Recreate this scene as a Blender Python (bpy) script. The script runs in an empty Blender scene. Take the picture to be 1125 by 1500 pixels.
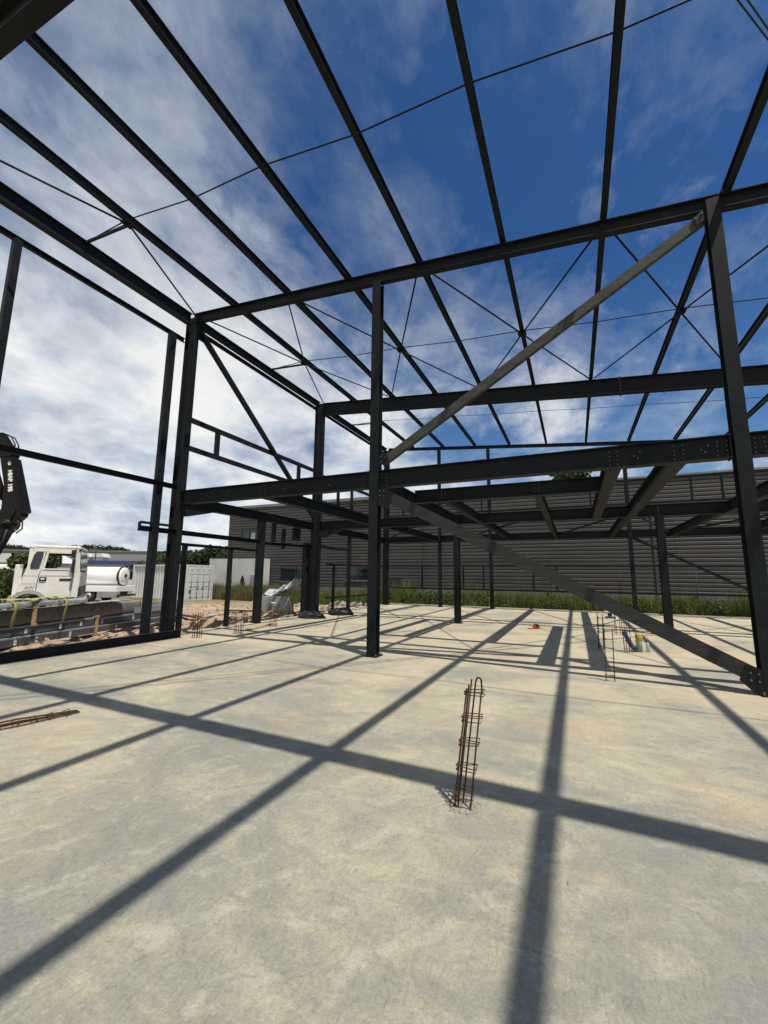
import bpy, bmesh, math, random
from mathutils import Vector, Matrix, noise
import numpy as np
random.seed(7)
rng = np.random.default_rng(7)
S = bpy.context.scene
COL = S.collection
R_ = math.radians

# ------------------------------------------------------------------ camera
yaw, pit, rol, FPX = -0.4269, 0.1516, 0.0112, 610.72
fw = Vector((math.sin(yaw)*math.cos(pit), math.cos(yaw)*math.cos(pit), math.sin(pit)))
rt = Vector((math.cos(yaw), -math.sin(yaw), 0)); up = rt.cross(fw)
r2 = math.cos(rol)*rt + math.sin(rol)*up
u2 = -math.sin(rol)*rt + math.cos(rol)*up
cd = bpy.data.cameras.new('camera'); cam = bpy.data.objects.new('camera', cd); COL.objects.link(cam)
cd.sensor_fit = 'VERTICAL'; cd.sensor_height = 36; cd.sensor_width = 27
cd.lens = 36*FPX/1500; cd.clip_start = .05; cd.clip_end = 5000
cam.matrix_world = Matrix(((r2.x, u2.x, -fw.x, 0), (r2.y, u2.y, -fw.y, 0), (r2.z, u2.z, -fw.z, 1.6), (0, 0, 0, 1)))
S.camera = cam

# ------------------------------------------------------------------ light
SUN = Vector((.36, -.204, 1)).normalized()
SUN_EL = math.asin(SUN.z); SUN_AZ = math.atan2(SUN.x, SUN.y)
ld = bpy.data.lights.new('sun', 'SUN'); ld.energy = 4.8; ld.angle = R_(.53); ld.color = (1, .935, .83)
lo = bpy.data.objects.new('sun', ld); COL.objects.link(lo); lo.location = (10, -6, 30)
lo.rotation_euler = SUN.to_track_quat('Z', 'Y').to_euler()
S.view_settings.view_transform = 'Standard'; S.view_settings.look = 'None'
S.view_settings.gamma = 1; S.view_settings.use_curve_mapping = False
S.view_settings.exposure = 0.14

W = bpy.data.worlds.new('World'); S.world = W; W.use_nodes = True

class NT:
    def __init__(s, t): s.t = t; s.n = t.nodes; s.l = t.links
    def add(s, ty, inp=None, **kw):
        n = s.n.new(ty)
        for k, v in kw.items(): setattr(n, k, v)
        for k, v in (inp or {}).items():
            if isinstance(v, bpy.types.NodeSocket): s.l.new(v, n.inputs[k])
            else: n.inputs[k].default_value = v
        return n
    def math(s, op, a, b=0., c=None, clamp=False):
        n = s.add('ShaderNodeMath', {0: a, 1: b}, operation=op, use_clamp=clamp)
        if c is not None:
            if isinstance(c, bpy.types.NodeSocket): s.l.new(c, n.inputs[2])
            else: n.inputs[2].default_value = c
        return n.outputs[0]
    def ramp(s, f, stops, interp='LINEAR'):
        n = s.add('ShaderNodeValToRGB', {0: f}); cr = n.color_ramp; cr.interpolation = interp
        while len(cr.elements) < len(stops): cr.elements.new(.5)
        for e, (p, c) in zip(cr.elements, stops):
            e.position = p; e.color = (c, c, c, 1) if isinstance(c, (int, float)) else (*c, 1)
        return n.outputs[0]
    def mix(s, f, a, b, blend='MIX'):
        n = s.add('ShaderNodeMix', data_type='RGBA', blend_type=blend)
        for i, v in ((0, f), (6, a), (7, b)):
            if isinstance(v, bpy.types.NodeSocket): s.l.new(v, n.inputs[i])
            else: n.inputs[i].default_value = v if i == 0 else (*v, 1)
        return n.outputs[2]
    def noise(s, v, scale, detail=4, rough=.55, dist=0.):
        return s.add('ShaderNodeTexNoise', {'Vector': v, 'Scale': scale, 'Detail': detail, 'Roughness': rough, 'Distortion': dist}).outputs[0]
    def mapping(s, v, scale=(1, 1, 1), rot=(0, 0, 0), loc=(0, 0, 0)):
        return s.add('ShaderNodeMapping', {'Vector': v, 'Scale': scale, 'Rotation': rot, 'Location': loc}).outputs[0]

def build_world():
    t = NT(W.node_tree); t.n.clear()
    sky = t.add('ShaderNodeTexSky', sky_type='NISHITA'); sky.sun_disc = False
    sky.sun_elevation = SUN_EL; sky.sun_rotation = SUN_AZ
    sky.air_density = 1.0; sky.dust_density = .25; sky.ozone_density = 2.2; sky.altitude = 200
    d = t.add('ShaderNodeTexCoord').outputs['Generated']
    sp = t.add('ShaderNodeSeparateXYZ', {0: d}); x, y, z = sp.outputs
    zc = t.math('ADD', t.math('MAXIMUM', z, 0.), .30)
    px = t.math('DIVIDE', x, zc); py = t.math('DIVIDE', y, zc)
    p = t.add('ShaderNodeCombineXYZ', {0: px, 1: py, 2: 0.}).outputs[0]
    big = t.noise(t.mapping(p, (1, 1, 1), (0, 0, .5), (3.4, 1.2, 0)), 1.05, 3, .5, .3)
    mid = t.noise(t.mapping(p, (1.05, .95, 1), (0, 0, .7), (.3, .2, 0)), 2.1, 10, .60, .25)
    fine = t.noise(t.mapping(p, (1.1, .9, 1), (0, 0, .9), (5, 2, 0)), 7.5, 9, .64, .4)
    veil = t.noise(t.mapping(p, (1.15, .9, 1), (0, 0, 1.0), (2, 6, 0)), 2.3, 10, .66, .25)
    f = t.math('ADD', t.math('MULTIPLY', big, .44), t.math('ADD', t.math('MULTIPLY', mid, .42), t.math('MULTIPLY', fine, .18)))
    # more cloud towards the west (-x) and low down, clear north-east; unseen southern cloud (-y) added to whiten shadow fill
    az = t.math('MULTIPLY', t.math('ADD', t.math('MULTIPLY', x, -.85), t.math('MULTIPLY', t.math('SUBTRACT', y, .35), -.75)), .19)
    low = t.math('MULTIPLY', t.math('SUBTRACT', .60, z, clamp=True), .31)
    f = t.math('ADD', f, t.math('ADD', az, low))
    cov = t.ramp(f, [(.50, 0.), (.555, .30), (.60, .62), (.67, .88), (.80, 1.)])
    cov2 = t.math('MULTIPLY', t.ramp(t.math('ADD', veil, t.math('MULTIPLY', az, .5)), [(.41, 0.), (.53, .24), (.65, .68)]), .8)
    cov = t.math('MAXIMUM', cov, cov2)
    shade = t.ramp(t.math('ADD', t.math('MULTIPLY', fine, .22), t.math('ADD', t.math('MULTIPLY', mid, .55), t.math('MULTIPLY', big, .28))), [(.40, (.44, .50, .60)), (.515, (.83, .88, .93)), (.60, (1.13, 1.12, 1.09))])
    hi = t.ramp(z, [(.05, (.84, .84, .84)), (.45, (.78, .78, .78)), (.70, (.46, .50, .56)), (.95, (.27, .32, .39))])
    shade = t.mix(1., shade, hi, 'MULTIPLY')
    skyc = t.mix(1., sky.outputs[0], t.ramp(z, [(0., (.82, .92, .95)), (.3, (.46, .69, .87)), (.6, (.27, .53, .81)), (.9, (.30, .54, .78))]), 'MULTIPLY')
    bg1 = t.add('ShaderNodeBackground', {0: skyc, 1: .1})
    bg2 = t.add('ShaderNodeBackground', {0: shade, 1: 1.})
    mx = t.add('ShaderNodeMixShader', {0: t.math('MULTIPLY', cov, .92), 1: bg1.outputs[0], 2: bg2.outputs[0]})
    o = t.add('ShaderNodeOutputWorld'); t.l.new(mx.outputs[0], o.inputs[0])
build_world()

# ------------------------------------------------------------------ materials
def newmat(name):
    m = bpy.data.materials.new(name); m.use_nodes = True; t = NT(m.node_tree); t.n.clear()
    b = t.add('ShaderNodeBsdfPrincipled'); o = t.add('ShaderNodeOutputMaterial'); t.l.new(b.outputs[0], o.inputs[0])
    return m, t, b
def setin(t, b, k, v):
    if isinstance(v, bpy.types.NodeSocket): t.l.new(v, b.inputs[k])
    else: b.inputs[k].default_value = (*v, 1) if isinstance(v, tuple) and len(v) == 3 else v
def pos(t): return t.add('ShaderNodeNewGeometry').outputs['Position']
def bump(t, b, h, strength=.3, dist=.02):
    n = t.add('ShaderNodeBump', {'Strength': strength, 'Distance': dist, 'Height': h}); t.l.new(n.outputs[0], b.inputs['Normal'])
def simple(name, c, rough=.6, metal=0., var=.25, scale=3., dirt=None, dirt_amt=.5, spec=.5, bmp=0.):
    m, t, b = newmat(name); p = t.add('ShaderNodeTexCoord').outputs['Object']
    n = t.noise(p, scale, 5, .6)
    lo_ = tuple(v*(1-var) for v in c); hi_ = tuple(min(1, v*(1+var)) for v in c)
    col = t.ramp(n, [(.3, lo_), (.7, hi_)])
    if dirt:
        n2 = t.noise(p, scale*2.7, 6, .7, .4); col = t.mix(t.math('MULTIPLY', t.ramp(n2, [(.5, 0.), (.72, 1.)]), dirt_amt), col, dirt)
    setin(t, b, 'Base Color', col); setin(t, b, 'Metallic', metal); setin(t, b, 'Specular IOR Level', spec)
    setin(t, b, 'Roughness', t.ramp(t.noise(p, scale*4, 4), [(.3, max(.05, rough-.1)), (.7, min(1, rough+.1))]))
    if bmp: bump(t, b, t.noise(p, scale*12, 5, .7), bmp, .01)
    return m

def concrete():
    m, t, b = newmat('concrete_slab'); p = pos(t)
    n1 = t.noise(t.mapping(p, (1, 1.25, 1), (0, 0, .4), (2.2, .6, 0)), .48, 6, .62, .6)
    n2 = t.noise(t.mapping(p, (1, 1.6, 1), (0, 0, -.6), (4, 2, 0)), 2.3, 9, .72, 1.1)
    sw = t.noise(t.mapping(p, (1, 2.2, 1), (0, 0, .8), (1, 7, 0)), 7.5, 9, .74, 2.2)
    sw2 = t.noise(t.mapping(p, (2.6, 1, 1), (0, 0, .3), (6, 1, 0)), 5.5, 9, .76, 3.2)
    n3 = t.noise(p, 46., 6, .75, .6)
    ysep = t.add('ShaderNodeSeparateXYZ', {0: p}).outputs[1]
    fy = t.add('ShaderNodeMapRange', {0: t.math('ADD', ysep, t.math('MULTIPLY', n2, 1.6)), 1: 2.4, 2: 9.2, 3: 0., 4: 1.}).outputs[0]
    xsep = t.add('ShaderNodeSeparateXYZ', {0: p}).outputs[0]
    edge = t.add('ShaderNodeMapRange', {0: t.math('ADD', ysep, t.math('MULTIPLY', sw, .25)), 1: 7.70, 2: 7.86, 3: 0., 4: 1.}).outputs[0]
    w = t.math('ADD', t.math('ADD', t.math('MULTIPLY', n1, .86), t.math('MULTIPLY', n2, .40)), t.math('ADD', t.math('MULTIPLY', sw, .20), t.math('MULTIPLY', n3, .06)))
    w = t.math('ADD', t.math('SUBTRACT', w, .145), t.math('ADD', t.math('MULTIPLY', fy, .085), t.math('ADD', t.math('MULTIPLY', edge, .05), t.math('MULTIPLY', xsep, .004))))
    col = t.ramp(w, [(.50, (.222, .224, .190)), (.60, (.262, .256, .211)), (.67, (.325, .302, .232)), (.76, (.395, .352, .254)), (.88, (.455, .400, .285))])
    tan = t.ramp(t.noise(t.mapping(p, (1, 1, 1), (0, 0, 0), (9, 3, 0)), .8, 7, .66, .6), [(.53, 0.), (.74, .5)])
    col = t.mix(tan, col, (.43, .325, .195))
    orange = t.ramp(t.noise(t.mapping(p, (1, 1.4, 1), (0, 0, .3), (3, 8, 0)), 1.3, 9, .74, .5), [(.62, 0.), (.76, .6)])
    col = t.mix(orange, col, (.46, .275, .145))
    streak = t.ramp(sw2, [(.35, .72), (.45, .95), (.55, 1.02), (.67, 1.24)])
    col = t.mix(t.math('SUBTRACT', .85, t.math('MULTIPLY', fy, .6)), col, t.mix(1., col, streak, 'MULTIPLY'))
    # pale trowel smears: thin arcs
    arcs = t.add('ShaderNodeTexWave', {'Vector': t.mapping(p, (1, 1, 1), (0, 0, .5)), 'Scale': .9, 'Distortion': 9., 'Detail': 6., 'Detail Scale': 1.6, 'Detail Roughness': .72}).outputs[1]
    arcm = t.math('MULTIPLY', t.ramp(arcs, [(.80, 0.), (.93, 1.)]), t.ramp(n2, [(.45, 0.), (.6, .5)]))
    col = t.mix(t.math('MULTIPLY', arcm, t.math('SUBTRACT', 1., fy)), col, (.40, .385, .32))
    n4 = t.noise(p, 130., 3, .6)
    col = t.mix(.5, col, t.mix(1., col, t.ramp(n4, [(.3, .74), (.5, 1.), (.7, 1.2)]), 'MULTIPLY'))
    col = t.mix(.6, col, t.mix(1., col, t.ramp(n3, [(.30, .74), (.5, 1.), (.72, 1.18)]), 'MULTIPLY'))
    spots = t.ramp(t.noise(p, 19., 3, .5), [(.71, 0.), (.76, .55)])
    col = t.mix(spots, col, (.15, .15, .13))
    setin(t, b, 'Base Color', col); setin(t, b, 'Roughness', t.ramp(w, [(.4, .78), (.7, .95)])); setin(t, b, 'Specular IOR Level', .25)
    h = t.math('ADD', t.math('MULTIPLY', sw, .5), t.math('ADD', t.math('MULTIPLY', n3, .35), t.math('MULTIPLY', n2, .6)))
    bump(t, b, h, .75, .014)
    return m

def soil():
    m, t, b = newmat('bare_soil'); p = pos(t)
    n1 = t.noise(p, .5, 6, .6, .5); n2 = t.noise(p, 5., 8, .7, .4); n3 = t.noise(p, 30., 6, .7)
    col = t.ramp(t.math('ADD', t.math('MULTIPLY', n1, .5), t.math('MULTIPLY', n2, .5)), [(.34, (.17, .122, .084)), (.48, (.36, .265, .185)), (.62, (.50, .40, .295))])
    d = t.add('ShaderNodeVectorMath', {0: p}, operation='LENGTH').outputs['Value']
    g = t.math('MULTIPLY', t.ramp(t.math('MULTIPLY', d, .01), [(.26, 0.), (.36, 1.)]), t.ramp(n1, [(.4, .3), (.6, 1.)]))
    col = t.mix(g, col, t.ramp(n2, [(.35, (.07, .085, .03)), (.65, (.16, .16, .06))]))
    n4 = t.noise(p, 130., 3, .6)
    col = t.mix(.5, col, t.mix(1., col, t.ramp(n4, [(.3, .74), (.5, 1.), (.7, 1.2)]), 'MULTIPLY'))
    col = t.mix(.6, col, t.mix(1., col, t.ramp(n3, [(.3, .6), (.7, 1.3)]), 'MULTIPLY'))
    setin(t, b, 'Base Color', col); setin(t, b, 'Roughness', .95); setin(t, b, 'Specular IOR Level', .15)
    bump(t, b, t.math('ADD', n2, t.math('MULTIPLY', n3, .4)), .9, .06)
    return m

def steel_paint():
    m, t, b = newmat('anthracite_steel_paint'); p = pos(t)
    n = t.noise(p, 1.3, 5, .6, .3); n2 = t.noise(p, 16, 6, .7)
    col = t.ramp(n, [(.3, (.0080, .0104, .0118)), (.7, (.0138, .0168, .0186))])
    col = t.mix(t.math('MULTIPLY', t.ramp(t.noise(p, 4.5, 7, .7, .6), [(.54, 0.), (.80, 1.)]), .30), col, (.046, .045, .041))
    col = t.mix(.5, col, t.mix(1., col, t.ramp(n2, [(.3, .7), (.7, 1.25)]), 'MULTIPLY'))
    setin(t, b, 'Base Color', col); setin(t, b, 'Roughness', t.ramp(n2, [(.3, .45), (.7, .62)])); setin(t, b, 'Specular IOR Level', .12)
    bump(t, b, n2, .08, .003)
    return m

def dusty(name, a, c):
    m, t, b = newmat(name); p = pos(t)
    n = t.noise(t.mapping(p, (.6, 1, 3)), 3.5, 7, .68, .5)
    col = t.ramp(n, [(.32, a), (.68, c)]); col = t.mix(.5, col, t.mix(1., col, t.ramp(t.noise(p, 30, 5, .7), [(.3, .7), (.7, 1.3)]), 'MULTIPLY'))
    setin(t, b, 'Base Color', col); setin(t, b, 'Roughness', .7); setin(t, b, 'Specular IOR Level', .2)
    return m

def cladding():
    m, t, b = newmat('grey_metal_cladding'); p = pos(t); rnd = t.add('ShaderNodeObjectInfo').outputs['Random']
    n = t.noise(t.mapping(p, (1, 1, .25)), .9, 6, .65, .3)
    col = t.ramp(t.math('ADD', t.math('MULTIPLY', n, .6), t.math('MULTIPLY', rnd, .4)), [(.25, (.046, .0445, .043)), (.75, (.068, .066, .064))])
    setin(t, b, 'Base Color', col); setin(t, b, 'Specular IOR Level', .3); setin(t, b, 'Roughness', t.ramp(t.math('ADD', t.math('MULTIPLY', n, .5), t.math('MULTIPLY', rnd, .5)), [(.25, .5), (.75, .66)]))
    bump(t, b, t.noise(t.mapping(p, (.5, 1, 2)), 1.6, 3), .12, .05)
    return m

def foliage(name, a, c, scale=2.):
    m, t, b = newmat(name); p = pos(t)
    n = t.noise(p, scale, 5, .7)
    rnd = t.add('ShaderNodeNewGeometry').outputs['Random Per Island']
    col = t.ramp(t.math('ADD', t.math('MULTIPLY', n, .6), t.math('MULTIPLY', rnd, .4)), [(.28, a), (.72, c)])
    setin(t, b, 'Base Color', col); setin(t, b, 'Roughness', .7); setin(t, b, 'Specular IOR Level', .25)
    tr = t.add('ShaderNodeBsdfTranslucent', {0: col}); mx = t.add('ShaderNodeMixShader', {0: .25, 1: b.outputs[0], 2: tr.outputs[0]})
    t.l.new(mx.outputs[0], [n_ for n_ in t.n if n_.type == 'OUTPUT_MATERIAL'][0].inputs[0])
    return m

def glassy(name, c, rough=.06):
    m, t, b = newmat(name); setin(t, b, 'Base Color', c); setin(t, b, 'Roughness', rough); setin(t, b, 'Specular IOR Level', .7)
    return m

M = dict(
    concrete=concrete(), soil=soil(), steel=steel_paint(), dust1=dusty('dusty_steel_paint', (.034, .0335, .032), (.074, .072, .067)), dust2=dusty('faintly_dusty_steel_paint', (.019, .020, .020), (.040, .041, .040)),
    bolt=simple('galvanised_bolt', (.13, .13, .13), .5, .3),
    galv=simple('galvanised_sheet', (.42, .44, .46), .38, .55, .3, 2.5, (.18, .17, .15), .4),
    grey_ch=simple('grey_primed_channel', (.058, .066, .076), .42, 0, .25, 2, (.13, .13, .125), .4),
    flange=simple('pale_channel_flange', (.30, .31, .32), .42, .3, .25, 3),  # top lip coloured paler than the channel web
    wrap=simple('grey_plastic_wrap', (.135, .124, .113), .32, 0, .22, 1.3, (.20, .19, .175), .25, .6, .12),
    clear=simple('silver_plastic_film', (.42, .43, .44), .35, .0, .3, 5, None, 0, .6, .3), foil=simple('dull_grey_film', (.20, .20, .20), .5, 0, .4, 5, (.10, .095, .09), .5, .4, .3),
    wood=simple('rough_timber', (.40, .285, .14), .8, 0, .3, 6, (.17, .11, .05), .5, .3, .3),
    strap=simple('yellow_webbing', (.33, .31, .11), .8, 0, .25, 9, (.24, .22, .08), .5, .2, .3),
    rust=simple('rusty_rebar', (.078, .038, .021), .85, .1, .45, 22, (.20, .080, .032), .5, .3, .5),
    rubble=simple('mortar_crumbs', (.25, .235, .195), .95, 0, .5, 60, None, 0, .2, .4),
    clad=cladding(),
    cap=simple('grey_roof_cap', (.17, .175, .18), .4, .15, .12, .7),
    plinth=simple('concrete_plinth', (.13, .127, .12), .9, 0, .25, 1.2),
    blockwall=simple('pale_concrete_wall', (.52, .51, .48), .85, 0, .13, .8, (.36, .34, .30), .4),
    glass=glassy('dark_window_glass', (.012, .018, .02)),
    frame=simple('dark_window_frame', (.03, .032, .034), .45),
    cont=simple('white_container_paint', (.53, .55, .545), .5, 0, .10, 1.5, (.36, .33, .28), .35),
    contdark=simple('container_marking', (.08, .085, .09), .6),
    cab=simple('cream_truck_paint', (.73, .72, .645), .38, 0, .07, 2., (.42, .39, .31), .3),
    cabtrim=simple('black_truck_trim', (.012, .012, .012), .5),
    cabgrey=simple('faded_grey_marking', (.33, .33, .30), .6),
    inner=simple('cab_interior_fabric', (.022, .022, .022), .8),
    crane=simple('black_crane_paint', (.007, .0065, .006), .5, 0, .3, 4, (.03, .025, .018), .35, .2),
    white=simple('white_lettering', (.75, .75, .72), .6, 0, .08),
    tyre=simple('tyre_rubber', (.014, .014, .014), .85),
    rim=simple('steel_rim', (.30, .30, .30), .5, .4),
    tank=simple('white_tank_paint', (.80, .80, .79), .3, 0, .05, 1.5),
    chassis=simple('black_chassis', (.012, .012, .013), .6),
    tarp=simple('black_plastic_tarp', (.010, .010, .011), .42, 0, .4, 8, None, 0, .4, .4),
    red=simple('red_plastic', (.42, .045, .03), .45),
    blue=simple('blue_plastic', (.018, .042, .17), .5),
    pvc=simple('grey_pvc', (.23, .23, .23), .5),
    yellow=simple('yellow_foam', (.40, .34, .05), .7, 0, .3, 10),
    cable=simple('black_cable', (.012, .012, .012), .6),
    grass=foliage('grass_blade', (.040, .064, .011), (.150, .178, .036), 1.2),
    dry=foliage('dry_weeds', (.070, .085, .024), (.22, .20, .085), 1.0),
    dock=foliage('brown_dock', (.040, .030, .016), (.085, .065, .03), 1.0),
    leaf=foliage('dark_leaf', (.014, .024, .008), (.050, .070, .020), .6),
    leaf2=foliage('mid_leaf', (.026, .040, .012), (.085, .105, .032), .8),
    leafpale=foliage('greyish_leaf', (.07, .075, .055), (.17, .17, .12), .8),
    bark=simple('tree_bark', (.085, .062, .043), .9, 0, .3, 6),
    hill=foliage('hill_wood', (.022, .034, .016), (.068, .075, .036), .03),
    warehouse=simple('grey_warehouse_wall', (.21, .22, .235), .6, 0, .08, .05),
    whroof=simple('pale_roof_sheet', (.55, .56, .56), .6, 0, .1, .1),
    bluef=simple('blue_fascia_paint', (.025, .05, .20), .45),
    stone=simple('pale_pebble', (.33, .31, .27), .9, 0, .3, 5),
    teal=simple('pale_green_blind', (.22, .30, .29), .5),
)

# ------------------------------------------------------------------ mesh helpers
def tagit(o, label=None, cat=None, group=None, kind=None):
    if label: o['label'] = label
    if cat: o['category'] = cat
    if group: o['group'] = group
    if kind: o['kind'] = kind
    return o
def empty(name, loc, rz=0., label=None, cat=None, group=None):
    o = bpy.data.objects.new(name, None); COL.objects.link(o); o.empty_display_size = .2
    o.location = loc; o.rotation_euler = (0, 0, rz)
    return tagit(o, label, cat, group)
def wloc(o):
    v = Vector(o.location)
    return wloc(o.parent) + v if o.parent else v

class MB:
    def __init__(s): s.v = []; s.f = []; s.sm = []
    def add(s, vs, fs, smooth=False):
        k = len(s.v); s.v += [tuple(v) for v in vs]
        s.f += [tuple(i+k for i in f) for f in fs]; s.sm += [smooth]*len(fs); return s
    def box(s, lo, hi, mat=None):
        (a, b, c), (d, e, f) = lo, hi
        vs = [(a, b, c), (d, b, c), (d, e, c), (a, e, c), (a, b, f), (d, b, f), (d, e, f), (a, e, f)]
        if mat is not None: vs = [mat @ Vector(v) for v in vs]
        return s.add(vs, [(0, 3, 2, 1), (4, 5, 6, 7), (0, 1, 5, 4), (1, 2, 6, 5), (2, 3, 7, 6), (3, 0, 4, 7)])
    def bbox(s, lo, hi, r=.02, mat=None):          # bevelled box
        bm = bmesh.new(); bmesh.ops.create_cube(bm, size=1)
        for v in bm.verts:
            v.co = Vector([(lo[i]+hi[i])/2 + v.co[i]*(hi[i]-lo[i]) for i in range(3)])
        bmesh.ops.bevel(bm, geom=list(bm.edges), offset=r, segments=2, profile=.6, affect='EDGES')
        bm.verts.index_update()
        vs = [(mat @ v.co) if mat is not None else v.co.copy() for v in bm.verts]; fs = [[v.index for v in f.verts] for f in bm.faces]
        bm.free(); return s.add(vs, fs)
    def sweep(s, prof, p0, p1, upv=(0, 0, 1)):     # prof: list of (a, b): a along side, b along up
        p0 = Vector(p0); p1 = Vector(p1); d = (p1-p0).normalized(); u = Vector(upv)
        sd = d.cross(u).normalized(); u = sd.cross(d).normalized(); n = len(prof)
        vs = [p0+sd*a+u*b for a, b in prof] + [p1+sd*a+u*b for a, b in prof]
        fs = [(i, (i+1) % n, n+(i+1) % n, n+i) for i in range(n)] + [tuple(range(n-1, -1, -1)), tuple(range(n, 2*n))]
        return s.add(vs, fs)
    def ibeam(s, p0, p1, D, B, tf=.014, tw=.009, upv=(0, 0, 1)):
        h, w, t = D/2, B/2, tw/2
        return s.sweep([(-w, -h), (w, -h), (w, -h+tf), (t, -h+tf), (t, h-tf), (w, h-tf), (w, h), (-w, h), (-w, h-tf), (-t, h-tf), (-t, -h+tf), (-w, -h+tf)], p0, p1, upv)
    def channel(s, p0, p1, D, B, t=.008, upv=(0, 0, 1)):   # open towards +side
        h = D/2
        return s.sweep([(0, -h), (B, -h), (B, -h+t), (t, -h+t), (t, h-t), (B, h-t), (B, h), (0, h)], p0, p1, upv)
    def rect(s, p0, p1, D, B, upv=(0, 0, 1)):
        return s.sweep([(-B/2, -D/2), (B/2, -D/2), (B/2, D/2), (-B/2, D/2)], p0, p1, upv)
    def tube(s, pts, r, n=6, caps=True):
        pts = [Vector(p) for p in pts]; rings = []; ref = None
        for i, p in enumerate(pts):
            d = (pts[min(i+1, len(pts)-1)] - pts[max(i-1, 0)]).normalized()
            if ref is None: ref = d.orthogonal().normalized()
            ref = (ref - d*ref.dot(d)).normalized(); b = d.cross(ref)
            rr = r[i] if isinstance(r, (list, tuple)) else r
            rings.append([p + (ref*math.cos(2*math.pi*k/n) + b*math.sin(2*math.pi*k/n))*rr for k in range(n)])
        vs = [v for g in rings for v in g]
        fs = [(i*n+k, i*n+(k+1) % n, (i+1)*n+(k+1) % n, (i+1)*n+k) for i in range(len(pts)-1) for k in range(n)]
        if caps: fs += [tuple(range(n-1, -1, -1)), tuple((len(pts)-1)*n+k for k in range(n))]
        return s.add(vs, fs, True)
    def prism(s, poly, fn0, fn1):
        n = len(poly); vs = [fn0(*q) for q in poly]+[fn1(*q) for q in poly]
        return s.add(vs, [tuple(range(n)), tuple(range(2*n-1, n-1, -1))] + [((i+1) % n, i, n+i, n+(i+1) % n) for i in range(n)])
    def mesh(s, name, mat, off=Vector((0, 0, 0))):
        me = bpy.data.meshes.new(name); me.from_pydata([tuple(Vector(v)-off) for v in s.v], [], s.f)
        me.polygons.foreach_set('use_smooth', s.sm); 
        bm = bmesh.new(); bm.from_mesh(me); bmesh.ops.recalc_face_normals(bm, faces=bm.faces); bm.to_mesh(me); bm.free()
        me.materials.append(mat); me.update(); return me
    def build(s, name, mat, parent=None, world=True, base=False, kind=None):
        a = np.array([tuple(v) for v in s.v]); c = (a.min(0)+a.max(0))/2
        if base: c[2] = a[:, 2].min()
        c = Vector(c); me = s.mesh(name, mat, c)
        o = bpy.data.objects.new(name, me); COL.objects.link(o)
        if parent is not None:
            o.parent = parent
            o.location = c - wloc(parent) if world else c
        else: o.location = c
        if kind: o['kind'] = kind
        return o
def npmesh(name, V, F, mat, parent=None, loc=(0, 0, 0), kind=None, smooth=False):
    me = bpy.data.meshes.new(name); V = np.asarray(V, np.float32); F = np.asarray(F, np.int32); k = F.shape[1]
    me.vertices.add(len(V)); me.vertices.foreach_set('co', (V-np.array(loc, np.float32)).ravel())
    me.loops.add(F.size); me.loops.foreach_set('vertex_index', F.ravel())
    me.polygons.add(len(F)); me.polygons.foreach_set('loop_start', np.arange(0, F.size, k, dtype=np.int32)); me.polygons.foreach_set('loop_total', np.full(len(F), k, np.int32))
    me.polygons.foreach_set('use_smooth', np.full(len(F), smooth)); me.update(calc_edges=True); me.validate(); me.materials.append(mat)
    o = bpy.data.objects.new(name, me); COL.objects.link(o); o.location = loc
    if parent is not None: o.parent = parent; o.location = Vector(loc) - wloc(parent)
    if kind: o['kind'] = kind
    return o
def text_mesh(name, body, size, mat, parent, matrix, depth=.004, bold=0.):
    c = bpy.data.curves.new(name, 'FONT'); c.body = body; c.size = size; c.extrude = depth; c.offset = bold; c.align_x = 'CENTER'; c.align_y = 'CENTER'
    tmp = bpy.data.objects.new(name+'_src', c); COL.objects.link(tmp)
    bpy.context.view_layer.update()
    me = bpy.data.meshes.new_from_object(tmp.evaluated_get(bpy.context.evaluated_depsgraph_get()))
    bpy.data.objects.remove(tmp); bpy.data.curves.remove(c)
    me.materials.clear(); me.materials.append(mat); me.name = name
    o = bpy.data.objects.new(name, me); COL.objects.link(o); o.parent = parent; o.matrix_local = matrix
    return o
def fbm(x, y, s=1., o=4, seed=0.):
    return noise.fractal(Vector((x*s+seed, y*s-seed*.7, seed)), 1., 2., o)

# ------------------------------------------------------------------ ground, slab, hills
def height(x, y):
    h = -.46
    if x < -10.1:
        k = min(1, (-10.1-x)/7); h = -.13 - .30*k*k*(3-2*k)
        h += .34*math.exp(-(((x+14.6)/2.6)**2 + ((y-14.2)/2.4)**2)) + .30*math.exp(-(((x+18.5)/3.2)**2 + ((y-17.0)/2.2)**2))
        h += .22*math.exp(-(((x+13.0)/1.2)**2 + ((y-18.0)/2.0)**2))
        if y > 4: h -= .42*math.exp(-(((x+10.9)/.75)**2 + ((y-10.2)/1.7)**2))
        r = min(1., max(0., (34-math.hypot(x, y))/8))
        h += r*(.12*fbm(x, y, .8, 5, 3.) + .08*fbm(x, y, 2.6, 5, 8.))*min(1, (-10.05-x)/.7)
    elif y > 23.4:
        h = -.40 + .10*fbm(x, y, .9, 4, 5.)
    d = math.hypot(x, y)
    if d > 60: h = -.5
    return h
xs = np.unique(np.concatenate([np.linspace(-2500, -60, 26), np.linspace(-60, -26, 50), np.linspace(-26, -10.12, 110), np.linspace(-10.08, 14, 40), np.linspace(14, 60, 20), np.linspace(60, 2500, 24)]))
ys = np.unique(np.concatenate([np.linspace(-2500, -30, 20), np.linspace(-30, 2, 24), np.linspace(2, 24, 150), np.linspace(24, 34, 40), np.linspace(34, 70, 24), np.linspace(70, 2500, 26)]))
V = [(x, y, height(x, y)) for y in ys for x in xs]; nx = len(xs)
F = [(j*nx+i, j*nx+i+1, (j+1)*nx+i+1, (j+1)*nx+i) for j in range(len(ys)-1) for i in range(nx-1)]
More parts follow.
